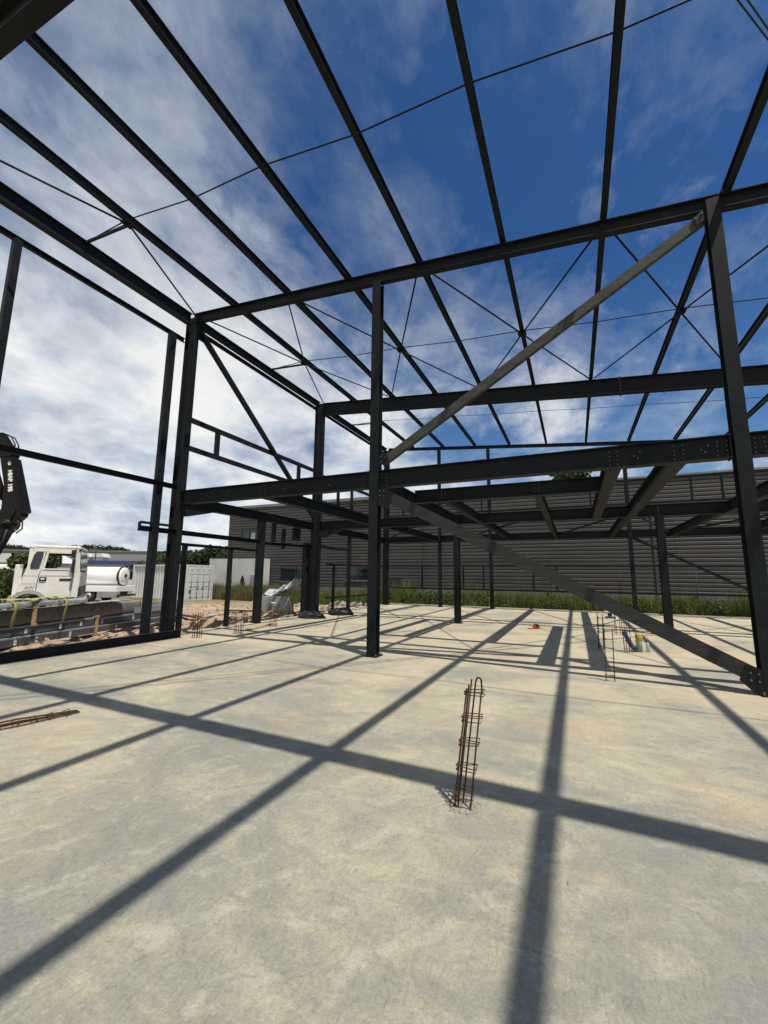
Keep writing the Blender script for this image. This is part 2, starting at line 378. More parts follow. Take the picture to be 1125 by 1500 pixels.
npmesh('ground', V, F, M['soil'], kind='structure', smooth=True)

JY = 6.47
MB().box((-10.02, -9, -.34), (15, JY-.005, 0)).build('concrete_slab', M['concrete'], kind='structure')
MB().box((-10.02, JY+.005, -.34), (15, 23.3, -.001)).build('concrete_slab', M['concrete'], kind='structure')

A2 = Vector((math.cos(yaw), -math.sin(yaw), 0)); F2D = Vector((math.sin(yaw), math.cos(yaw), 0))
def far(depth, lat, z): return F2D*depth + A2*lat + Vector((0, 0, z))
# hills with a wooded crest
ridge = [(-1200, 30), (-600, 34), (-420, 30), (-340, 22), (-300, 25.5), (-262, 24), (-235, 17.5), (-200, 15.5), (-165, 13), (-130, 12), (-90, 12), (0, 9), (250, 9), (700, 20)]
def ridge_z(L): return float(np.interp(L, [r[0] for r in ridge], [r[1] for r in ridge]))
V = []; LL = np.linspace(-1200, 700, 260); prof = [(0, -1), (.25, .3), (.5, .62), (.8, .93), (1, 1), (1.2, .9), (1.8, .3), (2.4, -.5)]
for L in LL:
    for k, zf in prof:
        z = ridge_z(L)*zf if zf > 0 else zf*2
        V.append(far(330+80*k, L, z + (1.4*fbm(L, k*80, .02, 4, 2) if zf > 0 else 0)))
n = len(prof); F = [(i*n+k, (i+1)*n+k, (i+1)*n+k+1, i*n+k+1) for i in range(len(LL)-1) for k in range(n-1)]
npmesh('hills', V, F, M['hill'], kind='structure', smooth=True)
def leaf_cloud(centers, radii, n_per, size, flat=.85):
    Vs = []
    for c, r, n in zip(centers, radii, n_per):
        d = rng.normal(size=(n, 3)); d /= np.linalg.norm(d, axis=1)[:, None]
        rr = np.asarray(r)*(.45+.55*rng.random((n, 1))**.45)
        p = np.asarray(c) + d*rr
        a = rng.normal(size=(n, 3)); a /= np.linalg.norm(a, axis=1)[:, None]
        b = np.cross(a, d+.4*rng.normal(size=(n, 3))); b /= np.linalg.norm(b, axis=1)[:, None]+1e-9
        s = size*(.55+.9*rng.random((n, 1)))
        q = np.stack([p-a*s*.5, p+b*s*.32, p+a*s*.5, p-b*s*.32], 1); Vs.append(q.reshape(-1, 3))
    Vv = np.concatenate(Vs); return Vv, np.arange(len(Vv)).reshape(-1, 4)
cs, rs, ns = [], [], []
for i in range(620):
    L = rng.uniform(-420, -95); k = rng.choice([.55, .8, 1., 1., 1.05])
    r = rng.uniform(.9, 2.5)
    cs.append(far(330+80*k, L, ridge_z(L)*float(np.interp(k, [0, .5, .8, 1, 1.2], [0, .62, .93, 1, .9])) + r*.4)); rs.append((r, r, r*rng.uniform(.8, 1.3))); ns.append(24)
V, F = leaf_cloud(cs, rs, ns, 2.0)
tagit(npmesh('hill_wood', V, F, M['hill'], kind='stuff'), 'wooded crest of the far hills along the skyline', 'wood')

# ------------------------------------------------------------------ steel frame
F0, F1, F2, F3 = 1.91, 7.87, 14.63, 21.8
XA, XM, XR, XE = -9.76, -3.79, 2.385, 8.5
PX = [-8.227+1.811*k for k in range(9)]
def zz(x): return 8.9535-.0899*(x+9)
FR = empty('unfinished_building', (XM, F2, 0), 0, 'unclad dark grey steel building frame with sloping roof beams standing on the pale slab', 'building frame')
ST = M['steel']
def part(mb, name, parent=FR, mat=ST, label=None, kind=None):
    o = mb.build(name, mat, parent, True)
    if label: o['label'] = label
    if kind: o['kind'] = kind
    return o
def bolts(parent, pts, nrm=(0, -1, 0), r=.013, L=.02):
    mb = MB(); nv = Vector(nrm)
    for p in pts:
        p = Vector(p); mb.tube([p, p+nv*L], r, 6)
    for i in range(len(mb.sm)): mb.sm[i] = False
    return part(mb, 'bolts', parent, M['bolt'], kind='stuff')
def col(x, y, z1, D, B, z0=0., name='column', plate=True, axis=(1, 0, 0)):
    o = part(MB().ibeam((x, y, z0), (x, y, z1), D, B, upv=axis), name)
    if plate and z0 < .1:
        w, l = (D/2+.06, B/2+.05) if abs(axis[0]) > .5 else (B/2+.05, D/2+.06)
        part(MB().box((x-w, y-l, z0+.001), (x+w, y+l, z0+.022)), 'base_plate', o)
        bolts(o, [(x+sx*(w-.035), y+sy*(l-.035), z0+.022) for sx in (-1, 1) for sy in (-1, 1)], (0, 0, 1), .014, .035)
    return o
# columns ---- frame F1
cA1 = col(XA, F1, zz(XA)-.02, .34, .18)
cM1 = col(XM, F1, zz(XM)-.225, .20, .20, axis=(0, 1, 0))
cR1 = col(XR+.03, F1-.01, zz(XR)-.04, .20, .19, axis=(0, 1, 0))
col(XE, F1, zz(XE)-.225, .20, .20, axis=(0, 1, 0))
cA2 = col(XA, F2, zz(XA), .40, .19)
cM2 = col(XM, F2, 3.47, .20, .20, axis=(0, 1, 0))
cR2 = col(XR, F2, 3.47, .20, .20, axis=(0, 1, 0))
col(XE, F2, zz(XE)-.56, .40, .19)
col(XA, F3, zz(XA)-.1, .30, .18); col(XE, F3, zz(XE)-.2, .2, .2)
for x in (-6.58, -3.88, 2.37): col(x, F3, zz(x)-.16, .16, .16, axis=(0, 1, 0), name='wall_post')
col(XA, F0, zz(XA), .40, .19); col(XE, F0, zz(XE)-.56, .40, .19)
# rafters
def rafter(y, top, bot, B, x0=XA+.1, x1=XE+.1):
    m = (top+bot)/2
    return part(MB().ibeam((x0, y, zz(x0)+m), (x1, y, zz(x1)+m), top-bot, B, .015, .010), 'rafter')
def splice(x, y, B, D, mid, parent):
    part(MB().box((x-.016, y-B/2-.005, zz(x)+mid-D/2-.05), (x+.016, y+B/2+.005, zz(x)+mid+D/2+.03)), 'splice_plate', parent)
    bolts(parent, [(x-.016, y+s*B*.32, zz(x)+mid+D/2*k) for s in (-1, 1) for k in (-.8, -.4, .0, .4, .8)], (-1, 0, 0), .016, .03)
rf0 = rafter(F0, -.02, -.50, .19); rf1 = rafter(F1, .045, -.215, .15, XA+.02); rf2 = rafter(F2, -.02, -.55, .19, XA+.2); rf3 = rafter(F3, .03, -.13, .12)
splice(1.64, F2, .19, .53, -.285, rf2); splice(1.7, F0, .19, .48, -.26, rf0)
# end plates of gable rafter at columns and purlin cleats
for x in PX:
    for y in (F1, F2):
        part(MB().box((x-.055, y-.05, zz(x)+(.045 if y == F1 else -.02)), (x-.047, y+.05, zz(x)+.20)), 'purlin_cleat', rf1 if y == F1 else rf2)
bolts(rf1, [(x-.03, F1-.075+k, zz(x)+.05) for x in PX for k in (.02, .12)], (0, 0, 1), .012, .03)
# purlins
pur = []
for i, x in enumerate(PX):
    z = zz(x)+.05+.085
    pur.append(part(MB().ibeam((x, -5.2, z), (x, 22.25, z), .17, .095, .010, .008), 'purlin'))
# eaves beams and wall rails on the left side (x = XA)
for y0, y1, D, zc in ((-5, F1-.1, .34, zz(XA)-.16), (F1+.1, F2-.1, .20, zz(XA)-.10), (F2+.1, F3-.1, .20, zz(XA)-.12)):
    part(MB().ibeam((XA, y0, zc), (XA, y1, zc), D, .16), 'eaves_beam')
for y0, y1 in ((F1+.15, F2-.1), (F2+.1, F3-.1)):
    part(MB().channel((XA-.10, y0, zz(XA)-.32), (XA-.10, y1, zz(XA)-.32), .12, .06), 'eaves_rail')
part(MB().channel((XA-.13, -5, 8.2), (XA-.13, F1-.16, 8.2), .12, .07), 'wall_rail')
part(MB().rect((XA-.02, 3.70, .2), (XA-.02, 3.70, 8.14), .13, .13, (0, 1, 0)), 'wall_post')
part(MB().rect((XA-.02, 7.26, .0), (XA-.02, 7.26, 8.14), .19, .12, (0, 1, 0)), 'wall_post')
part(MB().channel((XA+.05, -5, 3.86), (XA+.05, F1-.1, 3.90), .13, .07), 'wall_rail')
part(MB().channel((-9.22, -5, .10), (-9.22, F1-.02, .10), .195, .08), 'base_rail')
part(MB().box((-9.62, -5, .002), (-9.6, F1-.2, .05)), 'base_angle')
# window rails and mullions on the left wall
xw = XA-.04
for y0, y1, z in ((F1+.15, F2-.18, 5.95), (F1+.15, F2-.18, 5.12), (F2+.2, F3-.1, 5.85), (F2+.2, F3-.1, 4.70)):
    part(MB().rect((xw, y0, z), (xw, y1, z), .13, .10), 'window_rail')
for y, z0, z1 in ((9.11, 5.18, 5.89), (13.3, 5.18, 5.89), (16.4, 4.76, 5.79), (17.7, 4.76, 5.79)):
    part(MB().rect((xw, y, z0), (xw, y, z1), .13, .10, (0, 1, 0)), 'mullion')
# raking brace in the left wall
br = part(MB().rect((XA+.02, F1+.2, 8.72), (XA+.02, F2-.25, 3.95), .13, .13), 'diagonal_brace', label='steep tubular brace in the left wall between the two corner columns')
part(MB().box((XA+.005, F1+.09, 8.42), (XA+.02, F1+.42, 8.86)), 'gusset_plate', br)
# lower openings outside the left wall
for y, z1, w in ((8.33, 2.36, .11), (10.05, 2.36, .11), (16.35, 2.0, .10)): part(MB().rect((XA-.13, y, -.03), (XA-.13, y, z1), w, w, (0, 1, 0)), 'door_post')
part(MB().rect((XA+.0, 11.27, .0), (XA+.0, 11.27, 3.42), .26, .16, (0, 1, 0)), 'door_post', label='thick scuffed jamb post beside the doorway')
part(MB().rect((XA+.0, 17.5, .0), (XA+.0, 17.5, 3.44), .14, .14, (0, 1, 0)), 'door_post')
part(MB().rect((XA-.13, 8.0, 2.40), (XA-.13, 11.14, 2.40), .08, .08), 'door_rail')
part(MB().channel((XA-.02, 6.85, 2.70), (XA-.02, 11.12, 2.70), .13, .07), 'door_rail')
part(MB().rect((XA-.05, 6.90, 2.86), (XA-.05, 7.66, 2.86), .06, .07), 'door_rail')
part(MB().box((XA-.09, 6.86, 2.64), (XA-.01, 6.89, 2.87)), 'rail_end_plate')
part(MB().channel((XA-.02, 11.42, 2.66), (XA-.02, F2-.2, 2.74), .10, .07), 'door_rail')
part(MB().rect((XA-.10, 12.62, 2.55), (XA-.10, 12.62, 3.30), .12, .10, (0, 1, 0)), 'hanger'); part(MB().rect((XA-.10, 12.05, 2.75), (XA-.10, 12.05, 3.42), .12, .12, (0, 1, 0)), 'hanger')
part(MB().box((XA-.16, 13.2, 2.9), (XA-.04, 13.6, 3.4)), 'hanger')
part(MB().rect((XA-.05, 14.8, 2.78), (XA-.05, 17.4, 2.78), .13, .10), 'door_rail')
part(MB().rect((XA-.05, 15.6, 2.06), (XA-.05, F3-.1, 2.10), .09, .09), 'door_rail'); part(MB().rect((XA-.05, 15.6, .62), (XA-.05, F3-.1, .62), .07, .07), 'door_rail')
part(MB().rect((XA-.42, F2-.05, -.03), (XA-.42, F2-.05, 2.9), .26, .2, (0, 1, 0)), 'door_post')
# mezzanine -- main beams along x
def xbeam(y, x0, x1, z0, z1, B=.19, name='floor_beam'):
    return part(MB().ibeam((x0, y, (z0+z1)/2), (x1, y, (z0+z1)/2), z1-z0, B, .016, .010), name)
mzL = xbeam(F1, XA+.18, XM-.105, 3.44, 3.81); mzM = xbeam(F1, XM+.105, XR-.08, 3.44, 3.81); mzR = xbeam(F1, XR+.14, XE-.1, 3.44, 3.81)
for a, b in ((XA+.2, XM-.02), (XM-.01, XR-.01), (XR, XE-.2)): xbeam(F2, a, b, 3.45, 3.80)
for a, b in ((XA+.15, -3.89), (-3.87, 2.36), (2.38, XE-.1)): xbeam(F3, a, b, 3.45, 3.78)
sec = xbeam(10.05, XM+.1, .62, 3.46, 3.79, .17, 'trimmer_beam')
# mezzanine joists along y
def joist(x, y0, y1, z0=3.44, z1=3.74, B=.20, x2=None, name='floor_joist'):
    x2 = x if x2 is None else x2
    return part(MB().ibeam((x, y0, (z0+z1)/2), (x2, y1, (z0+z1)/2), z1-z0, B, .014, .009), name)
for x in (-6.83, XM, .70, 1.62, 4.0, 6.3): joist(x, F1+.11, F2-.11, B=.23 if x in (.70, 1.62) else .2)
jA = joist(XA, F1+.1, F2-.21, 3.42, 3.72, .2); joist(XA, F2+.21, F3-.1, 3.42, 3.72, .2)
for x in (-2.92, -.70): joist(x, 10.15, F2-.11, 3.46, 3.72, .16)
for x in (-6.7, -2.92, -.73, 1.60, 3.95, 6.3): joist(x, F2+.11, F3-.11, 3.45, 3.73, .2 if x == 1.6 else .17)
# mezzanine plan bracing
for (xa, ya), (xb, yb) in (((-.73, F3), (1.6, F2)), ((1.6, F2), (3.95, F3)), ((XA, F3), (-5.0, F2)), ((-5.2, F3), (-1.1, F2)), ((3.95, F3), (6.3, F2))):
    part(MB().rect((xa, ya-.1, 3.62), (xb, yb+.1, 3.62), .06, .06), 'plan_brace')
# haunches
def haunch(poly, y, w, parent):
    part(MB().prism(poly, lambda a, b: (a, y-w/2, b), lambda a, b: (a, y+w/2, b)), 'haunch', parent)
haunch([(XA+.2, 3.45), (XA+.2, 3.12), (XA+.45, 3.12), (XA+1.3, 3.45)], F2, .17, cA2)
part(MB().prism([(F1+.1, 3.42), (F1+.1, 3.16), (F1+.3, 3.16), (F1+1.3, 3.42)], lambda a, b: (XA-.08, a, b), lambda a, b: (XA+.08, a, b)), 'haunch', cA1)
# gable bracing (tubes)
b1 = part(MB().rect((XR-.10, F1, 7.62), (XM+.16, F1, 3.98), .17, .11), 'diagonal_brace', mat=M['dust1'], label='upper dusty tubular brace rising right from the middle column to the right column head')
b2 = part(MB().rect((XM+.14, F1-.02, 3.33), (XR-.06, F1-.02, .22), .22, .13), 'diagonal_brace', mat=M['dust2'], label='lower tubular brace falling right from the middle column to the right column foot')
def gusset(poly, parent, y, bl):
    part(MB().prism(poly, lambda a, b: (a, y-.008, b), lambda a, b: (a, y+.008, b)), 'gusset_plate', parent); bolts(parent, [(a, y-.008, b) for a, b in bl], (0, -1, 0), .012, .022)
gusset([(XR-.07, .03), (XR-.17, .03), (XR-.33, .19), (XR-.24, .40), (XR-.07, .36)], cR1, F1-.10, [(XR-.11, .29), (XR-.20, .30), (XR-.11, .19), (XR-.20, .20)])
gusset([(XM+.11, 3.87), (XM+.11, 4.15), (XM+.26, 4.18), (XM+.33, 4.04)], cM1, F1-.075, [(XM+.17, 3.98), (XM+.27, 4.06), (XM+.17, 4.10)])
gusset([(XM+.11, 3.42), (XM+.11, 3.06), (XM+.36, 2.98), (XM+.45, 3.3)], cM1, F1-.09, [(XM+.16, 3.36), (XM+.25, 3.34), (XM+.16, 3.26), (XM+.25, 3.24)])
gusset([(XR-.07, 7.76), (XR-.07, 7.55), (XR-.22, 7.49), (XR-.27, 7.62)], cR1, F1-.075, [(XR-.13, 7.66), (XR-.22, 7.60)])
# bolt groups along the front floor beam
def grp(x, parent, rows=4, two=True):
    pts = [(x+dx, F1-.006, 3.50+k*.075) for dx in ((-.06, .06) if two else (0,)) for k in range(rows)]
    bolts(parent, pts, (0, -1, 0), .010, .02)
for x, p in ((-6.83, mzL), (XM-.2, mzL), (XM+.2, mzM), (.70, mzM), (1.62, mzM), (XR-.2, mzM), (XR+.26, mzR), (4., mzR)): grp(x, p)
for x, p in ((-6.2, mzL), (-4.95, mzL), (-8.0, mzL), (1.0, mzM), (1.92, mzM)): bolts(p, [(x, F1-.006, 3.62), (x+.09, F1-.006, 3.68), (x+.05, F1-.006, 3.58)], (0, -1, 0), .012, .02)
for x in (-2.92, -.70): bolts(sec, [(x+dx, 10.044, 3.56+k*.08) for dx in (-.05, .05) for k in range(3)], (0, -1, 0), .013, .02)
for x, xm in ((XM, cM1), (XR, cR1)):
    for s in (-1, 1): part(MB().box((x+s*.108-.006, F1-.09, 3.42), (x+s*.108+.006, F1+.09, 3.83)), 'end_plate', xm)
# back wall ribbon window rails, mullions and brace
for a, b in ((XA+.16, -6.68), (-6.48, -3.98), (-3.78, 2.27), (2.47, XE-.12)):
    for z in (2.15, .95, 4.98, 6.10): part(MB().rect((a, F3, z), (b, F3, z), .08, .08), 'window_rail')
for x in (-7.6, -5.32, -4.27, -1.85, -.80):
    part(MB().rect((x, F3, .99), (x, F3, 2.11), .08, .08, (0, 1, 0)), 'mullion')
for x in (-8.7, -5.32, -4.27, -1.52, .86, 4.83, 5.92):
    part(MB().rect((x, F3, 5.02), (x, F3, 6.06), .09, .08, (0, 1, 0)), 'mullion')
part(MB().rect((2.45, F3, 3.44), (XE-.1, F3, -.0+.06), .11, .11), 'diagonal_brace', label='brace in the back wall falling to the far right')
# roof cross bracing, rods meeting at purlins mid bay
def zr(x): return zz(x)+.02
def node(k, ym, arms, parent=None):
    x = PX[k] ; p = pur[k]
    part(MB().box((x-.11, ym-.11, zr(x)+.0), (x+.11, ym+.11, zr(x)+.012)), 'node_plate', p)
    for xb, yb in arms:
        part(MB().tube([(x, ym, zr(x)), (xb, yb, zr(xb))], .021, 6), 'brace_rod', p)
EV = XA+.1
m1 = (F1+F2)/2+.0; m0 = 4.85; m2 = 17.4
xs_ = [EV]+PX
for k in (0, 2, 4, 6):
    xl, xr_ = xs_[k], PX[k+1]
    node(k, m1, [(xl+.08, F1+.1), (xl+.08, F2-.1), (xr_-.06, F1+.1), (xr_-.06, F2-.1)])
node(0, m0, [(EV+.02, F0+.1), (EV+.02, F1-.1)])
for ym in (m0, m1, m2):                              # sag rods purlin to purlin
    pts = [(EV-.1, ym, zz(EV)-.02)] + [(x, ym+(.05 if i % 2 else -.03), zz(x)+.10) for i, x in enumerate(PX)]
    part(MB().tube(pts, .013 if ym != m2 else .009, 6), 'sag_rod')
    part(MB().rect((EV-.05, ym, zz(EV)-.02), (PX[0], ym, zz(PX[0])), .05, .05), 'sag_strut')

# ------------------------------------------------------------------ rebar cages
def cage(x, y, rz, w, d, h, nb, lean, label, group, hooks=False, bars=None, st=5, wob=.012, r=.007, hs=None):
    t = empty('rebar_cage', (x, y, 0), rz, label, 'rebar cage', group)
    corners = bars or [(-w/2, -d/2), (w/2, -d/2), (w/2, d/2), (-w/2, d/2)]
    for i, (bx, by) in enumerate(corners):
        hh = hs[i] if hs else h*random.uniform(.88, 1.06); e = Vector((lean[0]*hh+random.uniform(-wob, wob), lean[1]*hh+random.uniform(-wob, wob), hh))
        pts = [Vector((bx, by, -.02)), Vector((bx, by, -.0))+e*.5, Vector((bx, by, 0))+e]
        if hooks and i == 2:
            pts += [Vector((bx+.012, by-.004, .025))+e, Vector((bx+.028, by-.008, .030))+e, Vector((bx+.042, by-.012, .016))+e, Vector((bx+.046, by-.014, -.07))+e]
        MB().tube(pts, r, 6).build('bar', M['rust'], t, False)
    x0 = min(c[0] for c in corners)-.012; x1 = max(c[0] for c in corners)+.012; y0 = min(c[1] for c in corners)-.012; y1 = max(c[1] for c in corners)+.012
    for k in range(st):
        z = h*(.10+.80*k/max(1, st-1)); o = Vector((lean[0]*z, lean[1]*z, 0))
        for dz in ((0, .022) if hooks else (0,)):
            q = [Vector(c)+o+Vector((0, 0, random.uniform(-.012, .012)+dz)) for c in ((x0, y0, z), (x1, y0, z), (x1, y1, z), (x0, y1, z))]
            MB().tube(q+[q[0]+Vector((.0, -.0, .004)), q[0]+Vector((.03, .01, .012))], r*.52, 5).build('stirrup', M['rust'], t, False)
    return t
c0 = cage(-.80, 3.16, .08, .12, .10, .83, 4, (.125, .06), 'rusty rebar cage with a hooked bar rising alone from the foreground slab', 'rebar cages', True, [(-.060, -.02), (-.035, -.035), (-.012, .045), (.052, -.04), (-.05, .04)], 5, .008, .0065, (.79, .86, .83, .79, .80))
def crumbs(name, x, y, r, n, mat, parent, s=.012, z=0.):
    mb = MB()
    for i in range(n):
        a = random.uniform(0, 6.28); q = r*math.sqrt(random.random()); c = Vector((x+q*math.cos(a), y+q*math.sin(a), z))
        k = s*random.uniform(.3, 1.3); pts = [c+Vector((random.uniform(-k, k), random.uniform(-k, k), random.uniform(-.2, .9)*k)) for _ in range(4)]
        mb.add(pts, [(0, 1, 2), (0, 2, 3), (0, 3, 1), (1, 3, 2)])
    return mb.build(name, mat, parent, False, kind='stuff')
crumbs('mortar_crumbs', 0, 0, .13, 260, M['rubble'], c0, .008)
V = []; n, m = 30, 8
for j in range(m):
    for i in range(n):
        a = 2*math.pi*i/n; k = (1-j/(m-1)); rr_ = k*(1+.3*fbm(math.cos(a)*2, math.sin(a)*2, 1, 3, 4)); V.append((-.80+.105*rr_*math.cos(a), 3.155+.075*rr_*math.sin(a), .0008+.016*(1-k)**.6*(.6+.8*abs(fbm(math.cos(a)*k*3, math.sin(a)*k*3, 1.5, 4, 2)))))
npmesh('mortar_patch', V, [(j*n+i, j*n+(i+1) % n, (j+1)*n+(i+1) % n, (j+1)*n+i) for j in range(m-1) for i in range(n)], M['rubble'], c0, (-.8, 3.155, 0))
cage(.42, 7.72, 0, .12, .03, .86, 4, (.03, .0), 'two-bar ladder-like rebar cage nearest the foot of the lower brace', 'rebar cages', False, [(-.06, 0), (.06, .0)], 6)
cage(.46, 11.02, .1, .10, .12, .78, 4, (.02, .02), 'rebar cage with a bent cross wire on top, left of the blue tube', 'rebar cages', st=5)
cage(.98, 10.85, .3, .10, .12, .70, 4, (-.04, .02), 'rebar cage that the blue tube leans against', 'rebar cages', st=4)
cage(1.05, 14.0, .2, .14, .16, .62, 4, (0, .02), 'rebar cage farthest back, half hidden behind the lower brace', 'rebar cages', st=4)
cage(-8.74, 7.95, .2, .16, .14, .62, 6, (0, 0), 'bushy rebar cage at the slab edge beside the left corner column', 'rebar cages', False, [(-.09, -.06), (-.03, -.07), (.03, -.06), (.09, -.05), (-.05, .07), (.07, .06)], 3)
cage(-8.36, 9.0, .1, .18, .14, .62, 6, (0, 0), 'rebar cage next to the loose timber plank on the slab', 'rebar cages', False, [(-.1, -.06), (-.05, -.07), (.02, -.06), (.1, -.05), (-.02, .07), (.07, .06)], 4)
cage(-8.62, 10.75, .1, .2, .16, .66, 6, (0, 0), 'rebar cage with a white cap in front of the grey box', 'rebar cages', False, [(-.1, -.06), (-.05, -.07), (.02, -.06), (.1, -.05), (-.02, .07), (.07, .06)], 4)
tagit(MB().tube([(-8.66, 10.75, .70), (-8.66, 10.75, .74)], .075, 12).build('plastic_mushroom', M['white']), 'small white plastic cap resting on top of a rebar cage', 'plastic cap')
# bent cross wire on the second cage
tagit(MB().tube([(.16, 11.0, .56), (.45, 11.0, .53), (.75, 11.03, .55)], .012, 5).build('tie_bar', M['rust']), 'short bar tied crosswise near the top of a rebar cage', 'rebar')
# cage lying on the slab at the left
t = empty('rebar_bundle', (-5.44, 2.79, 0), math.atan2(.65, .18), 'rusty rebar cage lying flat on the slab at the left edge', 'rebar')
for i in range(6):
    a = random.uniform(-.07, .07)
    MB().tube([(-.75, -.08+.032*i, .012+.018*(i % 2)), (-.1, -.07+.028*i+a, .012+.02*(i % 2)), (.44, -.05+.02*i, .012)], .007, 5).build('bar', M['rust'], t, False)
for i in range(7):
    x = -.6+.15*i; MB().tube([(x, -.11, .01), (x+.05, -.10, .022), (x+.07, .11, .026), (x+.02, .12, .01), (x, -.11, .012)], .0045, 5).build('stirrup', M['rust'], t, False)
crumbs('pebbles', 0, 0, 1, 1, M['stone'], None, .001) if False else None
mb = MB()
for i in range(300):
    y = random.uniform(.9, 9); x = random.uniform(-6, 3)*max(.4, y/6); k = random.uniform(.002, .008)*(2 if random.random() < .06 else 1); c = Vector((x, y, 0))
    pts = [c+Vector((random.uniform(-k, k), random.uniform(-k, k), random.uniform(-.1, .9)*k)) for _ in range(5)]
    mb.add(pts, [(0, 1, 2), (0, 2, 3), (0, 3, 1), (1, 3, 2), (4, 1, 2), (4, 0, 3)])
tagit(mb.build('pebbles', M['stone'], kind='stuff'), 'grit and small stones scattered on the slab', 'grit')

# ------------------------------------------------------------------ small things on the slab
t = empty('pipe_stub', (1.215, 11.03, 0), 0, 'short grey pipe stub with yellow foam round its top', 'pipe')
MB().tube([(0, 0, -.02), (0, 0, .36)], .055, 16).build('pipe', M['pvc'], t, False)
mb = MB(); mb.tube([(0, 0, .24), (0, 0, .30), (0, 0, .37), (0, 0, .41)], [.058, .075, .07, .05], 12); mb.tube([(-.055, -.02, .05), (-.062, -.025, .25)], .02, 6); mb.build('foam_collar', M['yellow'], t, False)
t2 = MB().tube([(1.15, 11.0, .035), (1.06, 11.0, .13), (.985, 10.97, .28), (.93, 10.93, .42)], [.05, .05, .046, .042], 12).build('blue_tube', M['blue'])
tagit(t2, 'blue plastic tube leaning on rebar beside the grey pipe stub', 'tube')
t = empty('water_bottle', (1.38, 11.1, 0), 0, 'small bottle with dark cap behind the grey pipe stub', 'bottle')
MB().tube([(0, 0, 0), (0, 0, .16), (0, 0, .2), (0, 0, .21)], [.035, .036, .02, .018], 10).build('bottle_body', M['clear'], t, False); MB().tube([(0, 0, .212), (0, 0, .25)], .02, 8).build('cap', M['blue'], t, False)
t = empty('chalk_reel', (-1.19, 14.3, 0), .5, 'small red and black chalk line reel lying on the slab', 'tool')
mb = MB(); mb.bbox((-.09, -.07, 0), (.09, .07, .13), .03); mb.build('case', M['red'], t, False); MB().bbox((-.06, -.075, .04), (.05, .074, .15), .02).build('winder', M['cabtrim'], t, False)
MB().tube([(-.08, 0, .02), (-.3, -.05, .012)], .02, 6).build('line_end', M['red'], t, False)
t = empty('power_tool', (1.19, 19.5, 0), .3, 'small white and dark power tool near the far slab edge', 'tool')
MB().bbox((-.16, -.1, .22), (.16, .1, .38), .04).build('tool_body', M['white'], t, False); MB().bbox((-.06, -.06, .0), (.08, .06, .23), .03).build('handle', M['cabtrim'], t, False); MB().bbox((-.14, -.12, 0), (.2, .12, .07), .02).build('tool_base', M['blue'], t, False)
t = MB().box((-8.85, 9.55, .001), (-8.72, 11.15, .05), Matrix.Translation((-8.78, 10.3, 0)) @ Matrix.Rotation(.24, 4, 'Z') @ Matrix.Translation((8.78, -10.3, 0))).build('timber_plank', M['wood'])
tagit(t, 'loose timber plank lying on the slab between rebar cages', 'plank')
def heap(name, x, y, z, rx, ry, h, mat, label, cat, seed, group=None):
    V = []; n, m = 28, 14
    for j in range(m):
        f = j/(m-1)*math.pi/2
        for i in range(n):
            a = 2*math.pi*i/n; k = 1+.22*fbm(math.cos(a)*2+seed, math.sin(a)*2+f*2, 1.5, 4, seed)
            V.append((x+rx*k*math.cos(a)*math.cos(f)**.6, y+ry*k*math.sin(a)*math.cos(f)**.6, z+h*(math.sin(f)**.7)*(1+.45*fbm(math.cos(a)*math.cos(f)*3+seed, math.sin(a)*math.cos(f)*3, 1.4, 5, seed+3))))
    F = [(j*n+i, j*n+(i+1) % n, (j+1)*n+(i+1) % n, (j+1)*n+i) for j in range(m-1) for i in range(n)]
    o = npmesh(name, V, F, mat, None, (x, y, z), smooth=True); return tagit(o, label, cat, group)
heap('tarp_heap', -9.12, 13.55, 0, .55, .36, .22, M['tarp'], 'crumpled black plastic heap at the slab edge left of the back corner column', 'plastic heap', 1., 'black plastic heaps')
heap('tarp_heap', -8.85, 15.3, 0, .48, .5, .24, M['tarp'], 'crumpled black plastic heap at the slab edge right of the back corner column', 'plastic heap', 5., 'black plastic heaps')
# grey box with loose sheet
t = empty('grey_crate', (-12.0, 15.0, -.25), .42, 'large dark grey crate on the soil beyond the slab edge', 'crate')
MB().bbox((-.72, -.5, 0), (.72, .5, .92), .02).build('crate_body', M['pvc'], t, False); MB().box((-.74, -.52, .0), (.74, .52, .1)).build('skid', M['wood'], t, False)
mb = MB(); V = []; n = 14
for j in range(n):
    for i in range(n):
        u, w_ = i/(n-1), j/(n-1); V.append((-12.5+1.35*u+.1*fbm(u*3, w_*3, 1, 3, 2), 14.6+1.0*w_+.25*u, .72+.42*u*u+.20*fbm(u*4, w_*4, 1, 4, 7)+.3*math.sin(w_*3.1)*u))
F = [(j*n+i, j*n+i+1, (j+1)*n+i+1, (j+1)*n+i) for j in range(n-1) for i in range(n-1)]
o = npmesh('plastic_sheet', V, F, M['clear'], None, (-12, 15, .7), smooth=True); o.modifiers.new('thickness', 'SOLIDIFY').thickness = .01
tagit(o, 'crumpled pale plastic sheet thrown over the grey crate', 'plastic sheet')
for k, (x, y, L, a, z, nm) in enumerate(((-11.7, 13.6, 2.2, .5, -.02, 'leaning against the crate'), (-12.6, 12.9, 2.0, 2.6, -.05, 'on the soil before the crate'), (-11.4, 12.6, 1.9, 2.35, .0, 'at the slab edge by the jamb post'))):
    mt = Matrix.Translation((x, y, z)) @ Matrix.Rotation(a, 4, 'Z') @ Matrix.Rotation(-.25 if k == 0 else 0, 4, 'Y')
    tagit(MB().box((-L/2, -.09, 0), (L/2, .09, .05), mt).build('timber_board', M['wood']), 'rough timber board '+nm, 'board', 'loose boards on the soil')
